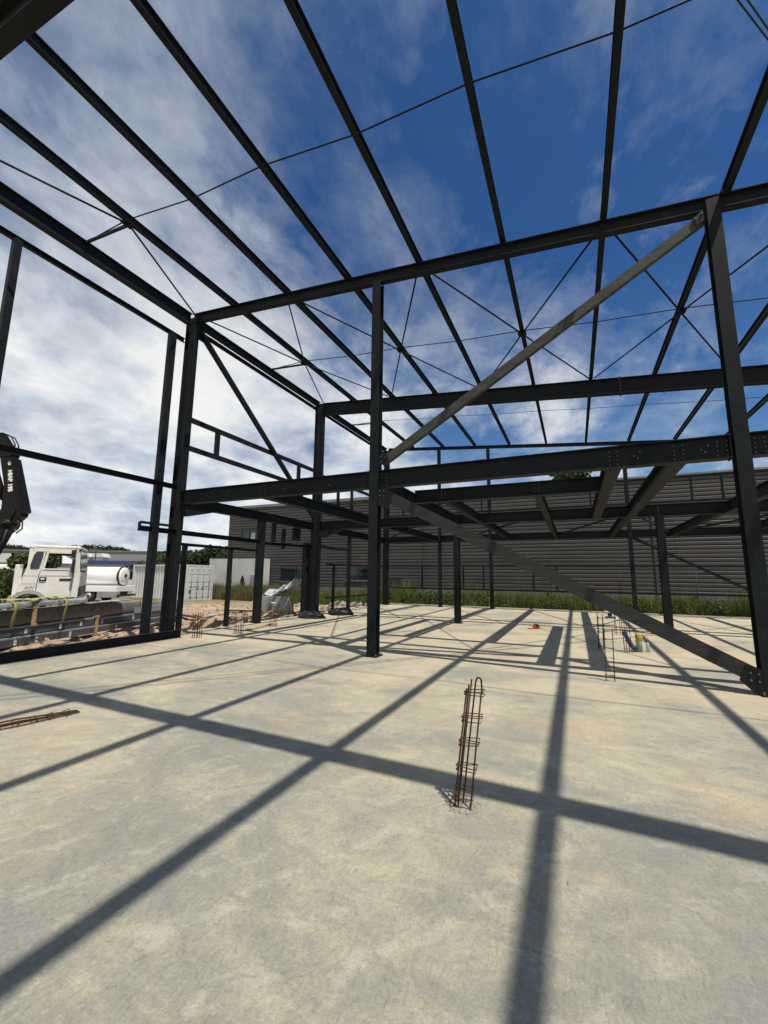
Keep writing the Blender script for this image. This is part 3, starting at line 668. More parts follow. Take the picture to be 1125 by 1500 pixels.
for x, y, L, a, lb in ((-10.75, 11.9, 2.4, 1.75, 'dark weathered board lying along the slab edge past the jamb post'), (-12.9, 14.1, 1.6, .3, 'short board propped on the soil left of the grey crate'), (-14.3, 12.2, 2.6, 2.9, 'long board lying across the soil mound')):
    mt = Matrix.Translation((x, y, height(x, y)+.03)) @ Matrix.Rotation(a, 4, 'Z')
    tagit(MB().box((-L/2, -.10, 0), (L/2, .10, .06), mt).build('timber_board', M['bark']), lb, 'board', 'loose boards on the soil')
heap('rubble_heap', -11.6, 11.0, -.35, .8, .5, .38, M['soil'], 'heap of dug soil between the door posts', 'soil heap', 21.)
heap('rubble_heap', -13.4, 16.2, -.2, 1.1, .7, .5, M['soil'], 'heap of pale dug soil behind the grey crate', 'soil heap', 27.)
for i, (x, y, w) in enumerate(((-14.2, 20.5, .9), (-13.0, 22.3, 1.0), (-12.0, 22.6, .8))):
    heap('wrapped_bale', x, y, -.3, w*.75, .35, .30, M['foil'], 'foil wrapped bale by the weeds, '+('left of the back corner column', 'middle one of three', 'rightmost of three')[i], 'bale', 11.+i, 'foil wrapped bales')
for i, (x, y, h) in enumerate(((1.93, 23.15, 2.0), (4.95, 23.15, 1.9), (-1.15, 23.15, 1.6))):
    tagit(MB().tube([(x, y, -.3), (x+.03, y, h)], .014, 6).build('stake', M['chassis']), 'thin stake at the far slab edge, '+('under the upper beams right of centre', 'just left of the right column', 'left of the lower brace')[i], 'stake', 'stakes at the slab edge')

# ------------------------------------------------------------------ stacked steel channels (left)
PO = Vector((-11.72, 5.25, -.12)); PA = math.atan2(.953, -.303)      # local +x along the stack, local -y faces the slab
PM = Matrix.Translation(PO) @ Matrix.Rotation(PA, 4, 'Z')
def ploc(x, y, z): return PM @ Vector((x, y, z))
def stacked(name, x0, x1, y, z, h, d, mat, label, cat, group, marks=(), wavy=0., flange=True):
    t = empty(name, ploc((x0+x1)/2, y, z), PA, label, cat, group); L = (x1-x0)/2
    fr = -0.0
    mb = MB(); th = .012
    mb.sweep([(0, 0), (d, 0), (d, th), (th, th), (th, h-th), (d, h-th), (d, h), (0, h)], (L, 0, 0), (-L, 0, 0)); mb.build('channel_web', mat, t, False)
    if flange: MB().sweep([(.004, h+.0005), (d, h+.0005), (d, h+.03), (.02, h+.045), (.004, h+.035)], (L-.002, 0, 0), (-L+.002, 0, 0)).build('top_flange', M['flange'], t, False)
    for x, s in marks:
        text_mesh('mark', s, .085, M['white'], t, Matrix.Translation((x-(x0+x1)/2, -.006, h*.5)) @ Matrix.Rotation(R_(90), 4, 'X') @ Matrix.Rotation(R_(90), 4, 'Z'), .002, .002)
    return t
G = 'steel channels stacked beside the slab'
# rows, near face at local y = 0 ; the stack runs back (+y) four rows deep
stacked('steel_channel', -2.2, 2.62, 0., .02, .165, .09, M['grey_ch'], 'dark steel channel at the foot of the stack, front left with white stencil marks', 'steel channel', G, ((-1.1, 'E20'), (.32, 'E20'), (.85, 'E20'), (1.8, 'E20')))
stacked('steel_channel', -2.2, 2.66, .075, .245, .165, .09, M['grey_ch'], 'dark steel channel lying second from the ground, front left with white stencil marks', 'steel channel', G, ((-.6, 'E22'), (.62, 'E22'), (1.55, 'E22'), (2.2, 'E22')))
stacked('steel_channel', 2.75, 6.7, .05, .02, .145, .09, M['grey_ch'], 'dark steel channel at the foot of the stack, beyond the timber spacer', 'steel channel', G, ((3.5, 'E20'), (4.8, 'E20')))
stacked('steel_channel', 2.75, 6.7, .12, .225, .15, .09, M['grey_ch'], 'dark steel channel second from the ground, beyond the timber spacer', 'steel channel', G, ((3.0, 'E22'), (4.3, 'E22')))
stacked('steel_channel', 4.3, 6.8, .10, .42, .14, .09, M['galv'], 'short galvanised channel on the far end of the stack behind the left column', 'steel channel', G)
stacked('steel_channel', 4.3, 6.8, .14, .57, .12, .09, M['galv'], 'topmost galvanised channel on the far end of the stack behind the left column', 'steel channel', G)
for r, yy in enumerate((.20, .36)):
    for z, h in ((.03, .2), (.245, .19)):
        stacked('steel_channel', -2.2, 6.6, yy, z, h, .09, M['grey_ch'], 'dark steel channel in the %s row of the stack, %s layer' % (('second', 'third')[r], 'lower' if z < .1 else 'upper'), 'steel channel', G, (), 0, False)
# wrapped bundle
t = empty('wrapped_bundle', ploc(1.1, .33, .47), PA, 'long bundle wrapped in grey plastic on top of the dark channels', 'wrapped bundle')
mb = MB(); n = 70; prof = [(-.20, .0), (-.215, .05), (-.21, .30), (-.17, .355), (.0, .37), (.2, .35), (.22, .0)]
for i in range(n+1):
    x = -3.4+6.9*i/n
    for a, b in prof:
        mb.v.append((x, a+.014*fbm(x*3, a*9+b*7, 1.2, 4, 1), b*(1-.10*max(0, (x-1.6)/2)) + .012*fbm(x*3, b*8, 1.3, 4, 6) if b > 0 else b))
k = len(prof)
for i in range(n):
    for j in range(k): mb.f.append((i*k+j, i*k+(j+1) % k, (i+1)*k+(j+1) % k, (i+1)*k+j)); mb.sm.append(True)
mb.f += [tuple(range(k)), tuple(n*k+j for j in range(k))]; mb.sm += [False, False]
mb.build('wrap', M['wrap'], t, False)
MB().box((-3.3, -.19, .385), (.9, .16, .395)).build('edge_strip', M['galv'], t, False) if False else None
t = empty('foil_bundle', ploc(2.75, .2, .83), PA, 'silver foil wrapped end panel lying on the far part of the grey bundle', 'wrapped bundle')
mb = MB(); 
for i in range(25):
    x = -.75+1.7*i/24
    for a in (-.2, -.1, 0, .1, .2): mb.v.append((x, a, .02+.10*max(0, 1-i/5)*abs(math.sin(a*14+1))+.02*fbm(x*5, a*9, 1, 4, 3)))
for i in range(24):
    for j in range(4): mb.f.append((i*5+j, i*5+j+1, (i+1)*5+j+1, (i+1)*5+j)); mb.sm.append(True)
o = mb.build('foil', M['clear'], t, False); o.modifiers.new('thickness', 'SOLIDIFY').thickness = .02
# silver top sections
def topsec(x0, x1, label):
    t = empty('silver_section', ploc((x0+x1)/2, .12, .90), PA, label, 'steel section', 'silver sections on top'); L = (x1-x0)/2
    mb = MB(); mb.sweep([(-.20, .0), (-.215, .03), (-.205, .085), (-.16, .11), (.1, .115), (.12, 0)], (L, 0, 0), (-L, 0, 0)); mb.build('section', M['galv'], t, False)
    MB().tube([(L, 0, .05), (L+.03, 0, .05)], .055, 6).build('end_cap', M['wood'], t, False)
topsec(-3.2, .52, 'shiny silver section on top of the stack, left of the timber spacer'); topsec(.62, 2.15, 'shiny silver section on top of the stack with a yellow strap over it')
def spacer(x, z0, z1, label, y=-.055, w=.07):
    t = empty('timber_spacer', ploc(x, y, z0), PA, label, 'timber spacer', 'timber spacers in the steel stack')
    MB().box((-w/2, -.05, .0), (w/2, .0, z1-z0)).build('upright', M['wood'], t, False); MB().box((-w, -.055, z1-z0), (w, .6, z1-z0+.04)).build('crosspiece', M['wood'], t, False); MB().box((-w*1.0, -.06, .0), (w*1.0, -.051, .05)).build('block', M['wood'], t, False)
spacer(.66, .45, .86, 'light timber spacer between the silver section and the dark channels', -.03); spacer(2.70, -.05, .45, 'timber spacer standing on the soil between the channel ends', .06); spacer(4.9, -.05, .42, 'dark timber spacer at the far stack, behind the wall post', .0)
def strap(x, label):
    t = empty('yellow_strap', ploc(x, 0, .5), PA, label, 'strap', 'yellow straps')
    pts = [(-.0, .25, .56), (.0, -.06, .56), (.01, -.135, .50), (.02, -.14, .36), (.03, -.10, .18), (.03, -.06, -.02)]
    mb = MB()
    for i, p in enumerate(pts):
        mb.v += [(p[0]-.045, p[1]-.01-.012*(i % 2), p[2]), (p[0]+.045, p[1]-.01+.008*(i % 2), p[2]-.01)]
    for i in range(len(pts)-1): mb.f.append((2*i, 2*i+1, 2*i+3, 2*i+2)); mb.sm.append(True)
    o = mb.build('webbing', M['strap'], t, False); o.modifiers.new('thickness', 'SOLIDIFY').thickness = .006
    return t
strap(.08, 'yellow strap over the stack at the left edge'); strap(1.42, 'yellow strap hanging over the silver section left of the grille')
V = []; mbx = MB()
t = empty('yellow_sling', ploc(.7, .1, 1.03), PA, 'crumpled yellow lifting sling lying along the top of the stack', 'sling')
mb = MB()
for i in range(31):
    x = -.8+1.6*i/30; y = .12*math.sin(i*.35); z = .015+.035*abs(fbm(i*.3, 1, 1, 3, 2))
    mb.v += [(x, y-.10, z+.02*math.sin(i*.9)), (x+.02, y, z+.03), (x, y+.10, z+.02*math.cos(i*.8))]
for i in range(30):
    for j in (0, 1): mb.f.append((3*i+j, 3*i+j+1, 3*i+4+j, 3*i+3+j)); mb.sm.append(True)
o = mb.build('webbing', M['strap'], t, False); o.modifiers.new('thickness', 'SOLIDIFY').thickness = .012

mb = MB()
for i in range(1500):
    x = random.uniform(-20, -10.2); y = random.uniform(3, 22); k = random.choice((.02, .03, .03, .05, .09))*random.uniform(.6, 1.3); c = Vector((x, y, height(x, y)))
    pts = [c+Vector((random.uniform(-k, k), random.uniform(-k, k), random.uniform(-.3, .9)*k)) for _ in range(6)]
    mb.add(pts, [(0, 1, 2), (0, 2, 3), (0, 3, 4), (1, 2, 5), (2, 3, 5), (3, 4, 5), (4, 0, 1), (4, 1, 5)])
tagit(mb.build('soil_clods', M['soil'], kind='stuff'), 'loose clods and stones on the bare soil left of the slab', 'soil')

# ------------------------------------------------------------------ crane truck
HD = math.atan2(.83, .57)
TR = empty('crane_truck', (-14.70, 7.735, -.42), HD, 'cream white lorry with a black loading crane behind its cab, parked behind the steel stack', 'truck')
def tp(mb, name, mat, parent=TR, label=None):
    o = mb.build(name, mat, parent, parent is not TR)
    if label: o['label'] = label
    return o
def sub(mb, name, mat, parent):              # sub-part given in truck coordinates
    o = mb.build(name, mat, None, False); o.parent = parent; o.location = Vector(o.location)-Vector(parent.location); return o
W2 = 1.2
# cab body: lower side panels, pillars, roof
mb = MB()
for sg in (-1, 1):
    lo_, hi_ = (W2-.06, W2) if sg > 0 else (-W2, -W2+.06)
    def side(poly): mb.prism(poly, lambda a, b: (a, lo_, b), lambda a, b: (a, hi_, b))
    side([(-.70, 1.46), (-.281, 1.46), (-.255, 1.92), (-.212, 2.10), (-.54, 2.10)])
    side([(-.54, 2.101), (-.455, 2.101), (-.365, 2.60), (-.425, 2.60)])
    side([(-.255, 2.101), (-.202, 2.101), (-.15, 2.60), (-.182, 2.60)])
    side([(-.43, 2.601), (.62, 2.601), (.61, 2.70), (-.42, 2.70)])
    side([(.535, 1.30), (.70, 1.30), (.70, 1.95), (.655, 2.60), (.535, 2.60)])
mb.bbox((-.45, -W2-.01, 2.68), (.66, W2+.01, 2.785), .045)
mb.box((-.69, -W2+.062, 1.3), (-.63, W2-.062, 2.1)); mb.box((-.53, -W2+.062, 2.1), (-.43, W2-.062, 2.68))
mb.bbox((.62, -W2+.062, 1.25), (.715, W2-.062, 2.02), .03)
tp(mb, 'cab', M['cab'])
def skin(poly, d=.012): return MB().prism(poly, lambda a, b: (a, -W2-d, b), lambda a, b: (a, -W2+.05, b))
dr = skin([(-.262, 1.46), (-.05, 1.30), (.525, 1.29), (.525, 2.12), (-.195, 2.12), (-.235, 1.93)])
dr.prism([(-.195, 2.121), (-.135, 2.121), (-.075, 2.58), (-.128, 2.60)], lambda a, b: (a, -W2-.011, b), lambda a, b: (a, -W2+.05, b)); dr.prism([(-.075, 2.555), (.525, 2.555), (.525, 2.598), (-.075, 2.598)], lambda a, b: (a, -W2-.011, b), lambda a, b: (a, -W2+.05, b))
door = tp(dr, 'door', M['cab'])
tp(MB().prism([(-.262, 1.46), (-.05, 1.30), (.525, 1.29), (.525, 2.12), (-.195, 2.12), (-.235, 1.93)], lambda a, b: (a, W2-.05, b), lambda a, b: (a, W2+.012, b)), 'door', M['cab'])
sub(MB().bbox((-.225, -W2-.045, 1.765), (-.06, -W2-.013, 1.875), .02), 'handle', M['cabtrim'], door)
sub(MB().bbox((-.185, -W2-.055, 1.795), (-.10, -W2-.046, 1.845), .004), 'handle_grip', M['cab'], door)
sub(MB().bbox((.235, -W2-.025, 1.77), (.51, -W2-.0125, 1.835), .005), 'side_vent', M['cabtrim'], door)
sub(MB().box((-.22, -W2-.018, 1.905), (.52, -W2-.0122, 1.92)), 'door_crease', M['cabgrey'], door)
sub(MB().box((-.17, -W2-.03, 2.085), (.52, -W2-.0122, 2.12)), 'window_ledge', M['cab'], door)
def rr(poly, k=.28):                        # rounded polygon
    out = []; n = len(poly)
    for i in range(n):
        P = Vector(poly[i]); A = P.lerp(Vector(poly[i-1]), k); B = P.lerp(Vector(poly[(i+1) % n]), k)
        for q in (0, .33, .66, 1): out.append(tuple(A.lerp(P, q).lerp(P.lerp(B, q), q)))
    return out
wq = [(-.485, 2.105), (-.25, 2.105), (-.178, 2.605), (-.385, 2.605)]
tp(MB().prism(rr(wq, .3), lambda a, b: (a, -W2-.012, b), lambda a, b: (a, -W2+.03, b)), 'window_surround', M['cab'])
ctr = Vector((-.32, 2.35)); wq2 = [tuple(ctr+(Vector(q)-ctr)*.98) for q in wq]
tp(MB().prism(rr(wq2, .3), lambda a, b: (a, -W2-.016, b), lambda a, b: (a, -W2-.0125, b)), 'rear_window', M['glass'])
tp(MB().prism([(-.281, 1.46), (-.265, 1.46), (-.238, 1.93), (-.255, 1.92)], lambda a, b: (a, -W2-.004, b), lambda a, b: (a, -W2+.02, b)), 'door_gap', M['cabtrim'])
tp(MB().box((.527, -W2-.004, 1.3), (.534, -W2+.02, 2.6)), 'door_gap', M['cabtrim'])
for z in (1.90, 1.68): tp(MB().box((-.60, -W2-.004, z), (-.285, -W2+.01, z+.01)), 'panel_crease', M['cabgrey'])
text_mesh('marking', 'AW', .13, M['cabgrey'], TR, Matrix.Translation((-.42, -W2-.004, 1.57)) @ Matrix.Rotation(R_(90), 4, 'X'), .002, .004)
tp(MB().prism([(.69, 2.04), (.635, 2.64), (.655, 2.65), (.715, 2.05)], lambda a, b: (a, -W2+.08, b), lambda a, b: (a, W2-.08, b)), 'windscreen', M['glass'])
g = tp(MB().box((.716, -W2+.1, 1.30), (.725, W2-.1, 1.60)), 'grille', M['cabtrim'])
for k in range(4): sub(MB().box((.70, -W2-.015, 1.32+.075*k), (.74, -W2+.35, 1.35+.075*k)), 'grille_bar', M['cabtrim'], g)
tp(MB().bbox((.66, -W2+.02, .6), (.80, W2-.02, 1.22), .05), 'bumper', M['cabgrey'])
mr = MB(); mr.bbox((.50, -W2-.24, 2.0), (.57, -W2-.03, 2.40), .03); mr.bbox((.46, -W2-.24, 2.44), (.56, -W2-.03, 2.66), .03); mr.tube([(.55, -W2-.01, 2.70), (.55, -W2-.16, 2.68), (.55, -W2-.16, 1.95), (.56, -W2-.01, 1.9)], .014, 6)
tp(mr, 'wing_mirror', M['cabtrim'])
mr = MB(); mr.bbox((.55, W2+.02, 2.02), (.61, W2+.22, 2.42), .03); mr.tube([(.57, W2+.01, 2.68), (.58, W2+.16, 2.66), (.58, W2+.16, 1.98), (.56, W2+.01, 1.92)], .014, 6); tp(mr, 'wing_mirror', M['cabtrim'])
for sg in (-1, 1):
    tp(MB().bbox((-.30, sg*.62-.26, 1.3), (.10, sg*.62+.26, 1.70), .05), 'seat', M['inner']); tp(MB().bbox((-.40, sg*.62-.22, 1.7), (-.28, sg*.62+.22, 2.34), .05), 'seat_back', M['inner'])
tp(MB().bbox((.40, -1.1, 1.3), (.61, 1.1, 1.98), .05), 'dashboard', M['inner']); tp(MB().box((-.62, -1.13, 1.24), (.6, 1.13, 1.295)), 'cab_floor', M['inner'])
tp(MB().box((-.42, -1.13, 2.56), (.6, 1.13, 2.675)), 'headlining', M['inner'])
mb = MB()
for k in range(14):
    a0, a1 = math.pi*k/14, math.pi*(k+1)/14; q = lambda a, r: (-.40+r*.80*math.cos(a), .86+r*math.sin(a))
    p4 = [q(a0, .56), q(a1, .56), q(a1, .66), q(a0, .66)]
    mb.prism(p4, lambda a, b: (a, -W2-.04, b), lambda a, b: (a, -W2+.3, b)); mb.prism(p4, lambda a, b: (a, W2-.3, b), lambda a, b: (a, W2+.03, b))
tp(mb, 'wheel_arch', M['cabgrey'])
def wheel(x, y, r, w, parent_local, parent, subf):
    o = subf(MB().tube([(x, y-w/2, r), (x, y-w/2+.03, r), (x, y+w/2-.03, r), (x, y+w/2, r)], [r*.9, r, r, r*.9], 28), 'wheel', M['tyre'])
    c = MB().tube([(0, -w/2-.012, 0), (0, w/2+.012, 0)], [r*.52, r*.52], 20).build('rim', M['rim'], o, False); c.location = (0, 0, 0)
    MB().tube([(0, -w/2-.03, 0), (0, w/2+.03, 0)], r*.2, 10).build('hub', M['chassis'], o, False)
for x in (-.40, -4.3):
    for s in (-1, 1): wheel(x, s*1.0, .5, .32, None, TR, lambda m, n, mt: tp(m, n, mt))
tp(MB().box((-6., -.45, .62), (.6, .45, .9)), 'chassis', M['chassis'])
tp(MB().bbox((-6.2, -1.2, .95), (-2.3, 1.2, 1.1), .02), 'flatbed', M['chassis'])
tp(MB().box((-6.2, -1.2, 1.1), (-2.45, -1.16, 1.5)), 'dropside', M['chassis'])
tp(MB().bbox((-.80, -1.12, .9), (-.68, -.75, 2.22), .03), 'air_tank', M['cab']); tp(MB().bbox((-1.30, -.7, 1.0), (-1.16, -.2, 1.35), .03), 'battery_box', M['chassis'])
tp(MB().bbox((-2.2, -1.22, .98), (-1.5, -.9, 1.45), .05), 'outrigger', M['crane'])
# crane, folding knuckle boom (plane across the lorry, facing the slab)
CO = Vector((-15.45, 6.42, 0)); TI = (Matrix.Translation((-14.70, 7.735, -.42)) @ Matrix.Rotation(HD, 4, 'Z')).inverted()
CA = Vector((.918, .397, 0)); CN = Vector((-.397, .918, 0))
def cpt(a, z, d=0.): return TI @ (CO + CA*a + CN*d + Vector((0, 0, z)))
def cplate(poly, d0, d1, mb): return mb.prism(poly, lambda a, z: cpt(a, z, d0), lambda a, z: cpt(a, z, d1))
mb = MB(); mb.tube([cpt(-.35, .2), cpt(-.35, 1.9)], .22, 14); cplate([(-.75, .2), (.1, .2), (.1, .75), (-.75, .75)], -.4, .4, mb); tp(mb, 'crane_column', M['crane'])
mb = MB(); cplate([(-.62, 1.7), (-.16, 1.55), (.62, 3.35), (.50, 3.50), (.18, 3.42), (.05, 3.05)], -.16, .16, mb); tp(mb, 'crane_boom', M['crane'])
mb = MB(); cplate([(-.13, 5.06), (.22, 5.04), (.79, 3.36), (.76, 3.20), (.52, 3.00), (.34, 3.08), (.16, 3.46), (.14, 4.12)], -.13, .13, mb); cplate([(.23, 4.98), (.27, 4.98), (.82, 3.36), (.79, 3.32)], -.17, .17, mb)
jib = tp(mb, 'crane_jib', M['crane'])
mb = MB(); cplate([(-.6, 5.72), (-.25, 5.75), (.02, 5.40), (.24, 5.10), (.20, 5.0), (-.14, 5.02), (-.6, 5.05)], -.15, .15, mb); tp(mb, 'crane_head', M['crane'])
mb = MB(); mb.tube([cpt(-.42, 4.95, -.05), cpt(.12, 3.72, -.05)], .085, 10); mb.tube([cpt(.10, 3.75, -.05), cpt(.34, 3.15, -.05)], .05, 8); tp(mb, 'crane_ram', M['crane'])
mb = MB(); mb.tube([cpt(.38, 2.98, -.2), cpt(.38, 2.98, .2)], .14, 12); mb.tube([cpt(.38, 2.98, -.24), cpt(.38, 2.98, .24)], .06, 8); tp(mb, 'crane_pivot', M['crane'])
for d in (-.1, .02):
    tp(MB().tube([cpt(-.6, 5.75, d), cpt(-.15, 5.74, d), cpt(.12, 5.62, d), cpt(.27, 5.38, d), cpt(.24, 5.12, d)], .022, 6), 'hose', M['cable'])
    tp(MB().tube([cpt(.52, 3.1, d), cpt(.72, 3.05, d), cpt(.74, 2.85, d), cpt(.58, 2.72, d)], .022, 6), 'hose', M['cable'])
tp(MB().tube([cpt(.5, 2.8, -.2), cpt(.42, 2.4, -.22), cpt(.25, 2.1, -.22)], .03, 6), 'hose', M['cable'])
bm3 = Matrix((( *(TI.to_3x3() @ CA), 0), (*(TI.to_3x3() @ Vector((0, 0, 1))), 0), (*(TI.to_3x3() @ -CN), 0), (0, 0, 0, 1))).transposed()
bm3 = Matrix([[*(r[:3]), 0] for r in bm3][:3] + [[0, 0, 0, 1]])
def ctext(body, a, z, size): 
    m = Matrix.Translation(cpt(a, z, -.136)) @ bm3 @ Matrix.Rotation(R_(-82), 4, 'Z')
    return text_mesh('lettering', body, size, M['white'], TR, m, .003, .012)
ctext('HIAB 195', .31, 4.26, .165)
mb = MB(); mb.tube([cpt(.235+.05*math.cos(a*.4), 4.79+.05*math.sin(a*.4), -.137) for a in range(2, 14)], .014, 5); mb.tube([cpt(.235, 4.79, -.137), cpt(.27, 4.75, -.137)], .016, 5); tp(mb, 'emblem', M['white'])

# ------------------------------------------------------------------ tank lorry
TK = empty('tank_truck', (-31.9, 18.55, -.42), R_(25), 'white flatbed lorry carrying a round white tank, parked beside the container', 'truck')
def kp(mb, name, mat): return mb.build(name, mat, TK, False)
kp(MB().bbox((-4.3, -1.1, .72), (3.1, 1.1, 1.1), .02), 'flatbed', M['tank'])
kp(MB().box((-4.2, -.4, .5), (3.0, .4, .71)), 'chassis', M['chassis']); kp(MB().box((-1.6, -1.05, .42), (.3, -.9, .52)), 'side_guard', M['rim'])
kp(MB().bbox((1.8, -1.1, .32), (3.15, -.7, .70), .03), 'tool_box', M['rim']); kp(MB().box((3.02, -1.08, .38), (3.2, 1.08, .52)), 'rear_bar', M['chassis'])
n = 28
kp(MB().tube([(-.55, 0, 1.78), (2.82, 0, 1.78)], .64, n), 'tank', M['tank'])
kp(MB().tube([(2.76, 0, 1.78), (2.86, 0, 1.78)], .70, n), 'tank_band', M['cabtrim']); kp(MB().tube([(2.862, 0, 1.78), (2.92, 0, 1.78), (2.97, 0, 1.78)], [.62, .60, .50], n), 'tank_end', M['tank'])
kp(MB().tube([(2.96, 0, 1.82), (3.02, 0, 1.82)], .13, 12), 'hatch', M['cabtrim'])
kp(MB().tube([(-.62, 0, 1.78), (-.48, 0, 1.78)], .74, n), 'tank_band', M['cabtrim']); kp(MB().tube([(-1.3, 0, 1.74), (-.66, 0, 1.76)], [.4, .6], n), 'tank_neck', M['tank'])
mb = MB(); 
for k in range(5): mb.tube([(-.9+.12*k, -.75, 1.12), (-.85+.08*k, -.78, 1.35+.1*(k % 3)), (-.5, -.7, 1.5)], .03, 5)
kp(mb, 'pipework', M['cabtrim'])
for x in (1.2, -3.6):
    for s in (-1, 1): wheel(x, s*.92, .43, .28, None, TK, lambda m, n_, mt: kp(m, n_, mt))
kp(MB().bbox((-6.0, -1.1, .5), (-4.35, 1.1, 2.5), .12), 'cab', M['tank']); kp(MB().box((-6.02, -.95, 1.5), (-5.9, .95, 2.2)), 'windscreen', M['glass'])

# ------------------------------------------------------------------ container
CN0 = empty('shipping_container', (-29.45, 23.9, -.42), 0, 'white corrugated shipping container with closed double doors', 'container')
def cp(mb, name, mat=M['cont'], parent=None):
    o = mb.build(name, mat, CN0, False)
    if parent: o.parent = parent; o.location = Vector(o.location)-Vector(parent.location)
    return o
Lc, Wc, Hc = 3.05, 1.2, 2.68
mb = MB(); pr = []; x = -Lc+.12
while x < Lc-.3: pr += [(x, 0), (x+.10, 0), (x+.16, .05), (x+.26, .05), (x+.32, 0)]; x += .32
for s in (-1, 1):
    k = len(mb.v); m_ = len(pr)
    for z in (.15, Hc-.12): mb.v += [(a, s*(Wc-.02-b), z) for a, b in pr]
    mb.f += [(k+i, k+i+1, k+m_+i+1, k+m_+i) for i in range(m_-1)]; mb.sm += [False]*(m_-1)
cp(mb, 'side_wall'); cp(MB().box((-Lc+.05, -Wc+.08, Hc-.10), (Lc-.1, Wc-.08, Hc-.06)), 'roof'); cp(MB().box((-Lc, -Wc+.08, .1), (-Lc+.04, Wc-.08, Hc-.1)), 'end_wall'); cp(MB().box((-Lc+.05, -Wc+.1, .1), (Lc-.1, Wc-.1, .14)), 'floor')
for s in (-1, 1):
    for z in (0, Hc-.13): cp(MB().box((-Lc+.151, s*Wc-.06, z), (Lc-.151, s*Wc+.06, z+.13)), 'rail')
    for x in (-Lc, Lc-.15): cp(MB().box((x, s*Wc-.075, .0), (x+.15, s*Wc+.075, Hc+.01)), 'corner_post')
for z in (0, Hc-.13): cp(MB().box((Lc-.13, -Wc+.08, z), (Lc-.01, Wc-.08, z+.13)), 'door_sill' if z == 0 else 'door_header')
for s in (-1, 1):
    d = cp(MB().box((Lc-.07, min(s*.01, s*1.11), .14), (Lc-.02, max(s*.01, s*1.11), Hc-.14)), 'door')
    for k in range(4):
        cp(MB().bbox((Lc-.03, min(s*.06, s*1.07), .22+.58*k), (Lc-.005, max(s*.06, s*1.07), .22+.58*k+.46), .01), 'door_panel', M['cont'], d)
    for yb in (.28, .85):
        cp(MB().tube([(Lc+.03, s*yb, .12), (Lc+.03, s*yb, Hc-.08)], .022, 6), 'lock_bar', M['rim'], d)
        for z in (.3, 1.3, 2.3): cp(MB().box((Lc-.0, s*yb-.05, z), (Lc+.05, s*yb+.05, z+.06)), 'bar_bracket', M['rim'], d)
    cp(MB().box((Lc+.04, min(s*.1, s*.35), 1.02), (Lc+.07, max(s*.1, s*.35), 1.06)), 'lock_handle', M['rim'], d)
    mk = MB()
    for k in range(9): mk.box((Lc-.004, s*.56-.42+.095*k, .98), (Lc+.002, s*.56-.42+.095*k+random.uniform(.03, .075), 1.06))
    cp(mk, 'marking', M['contdark'], d)
cp(MB().box((Lc+.0, -1.02, .55), (Lc+.012, -.80, .80)), 'placard', M['contdark'])
tagit(MB().box((-31.5, 21.9, -.44), (-28.5, 22.1, -.28)).build('timber_sleeper', M['wood']), 'timber sleeper on the ground in front of the container', 'timber')

# ------------------------------------------------------------------ grey clad building behind
BY = 30.7
BD = empty('industrial_building', (-8, 36, -.45), 0, 'long dark grey industrial building clad in horizontal metal planks behind the slab', 'building')
def bp(mb, name, mat, parent=None, kind=None):
    o = mb.build(name, mat, BD, True, kind=kind)
    if parent: o.parent = parent; o.location = Vector(o.location)-Vector(parent.location)
    return o
BX0, BX1 = -30.6, 30.
bp(MB().box((BX0+.06, BY+.06, .62), (BX1, BY+14, 7.95)), 'wall', M['clad']); bp(MB().box((BX0, BY-.02, -.6), (BX1, BY+13.8, .617)), 'plinth', M['plinth'])
pitch = .25; z = .64; wins = [(-28.95, -27.05, 4.6, 5.8), (-24.1, -20.9, 1.0, 2.32), (-17.3, -15.2, 1.2, 2.32), (-13.8, -12.4, .66, 1.32)]
while z < 7.7:
    segs = [(BX0, BX1)]
    for a, b, c, d in wins:
        if z+pitch*.8 > c and z+.05 < d:
            ns_ = []
            for s0, s1 in segs:
                if a > s0 and b < s1: ns_ += [(s0, a-.02), (b+.02, s1)]
                else: ns_.append((s0, s1))
            segs = ns_
    cuts = [-23.4, -16.1, -8.9, -1.6, 5.7, 12.9, 20.2]
    sg2 = []
    for s0, s1 in segs:
        xs2 = [s0]+[c for c in cuts if s0+.3 < c < s1-.3]+[s1]
        sg2 += [(xs2[q]+(.006 if q else 0), xs2[q+1]-(.006 if q+2 < len(xs2) else 0)) for q in range(len(xs2)-1)]
    for s0, s1 in sg2:
        mb = MB(); mb.prism([(BY+.055, z), (BY+.055, z+pitch-.012), (BY+.015, z+pitch-.012), (BY-.03, z+pitch-.075), (BY-.03, z+.03), (BY+.005, z)], lambda a, b: (s0, a, b), lambda a, b: (s1, a, b))
        bp(mb, 'cladding_plank', M['clad'])
    z += pitch
for zc in (.64, ):
    pass
for k in range(28):
    z = .64+pitch*k; mb = MB(); mb.box((BX0-.035, BY+.03, z+.03), (BX0+.055, BY+13.9, z+pitch-.06)); bp(mb, 'cladding_plank', M['clad'])
bp(MB().bbox((BX0-.08, BY-.09, 7.86), (BX1, BY+.25, 8.12), .02), 'parapet_cap', M['cap'])
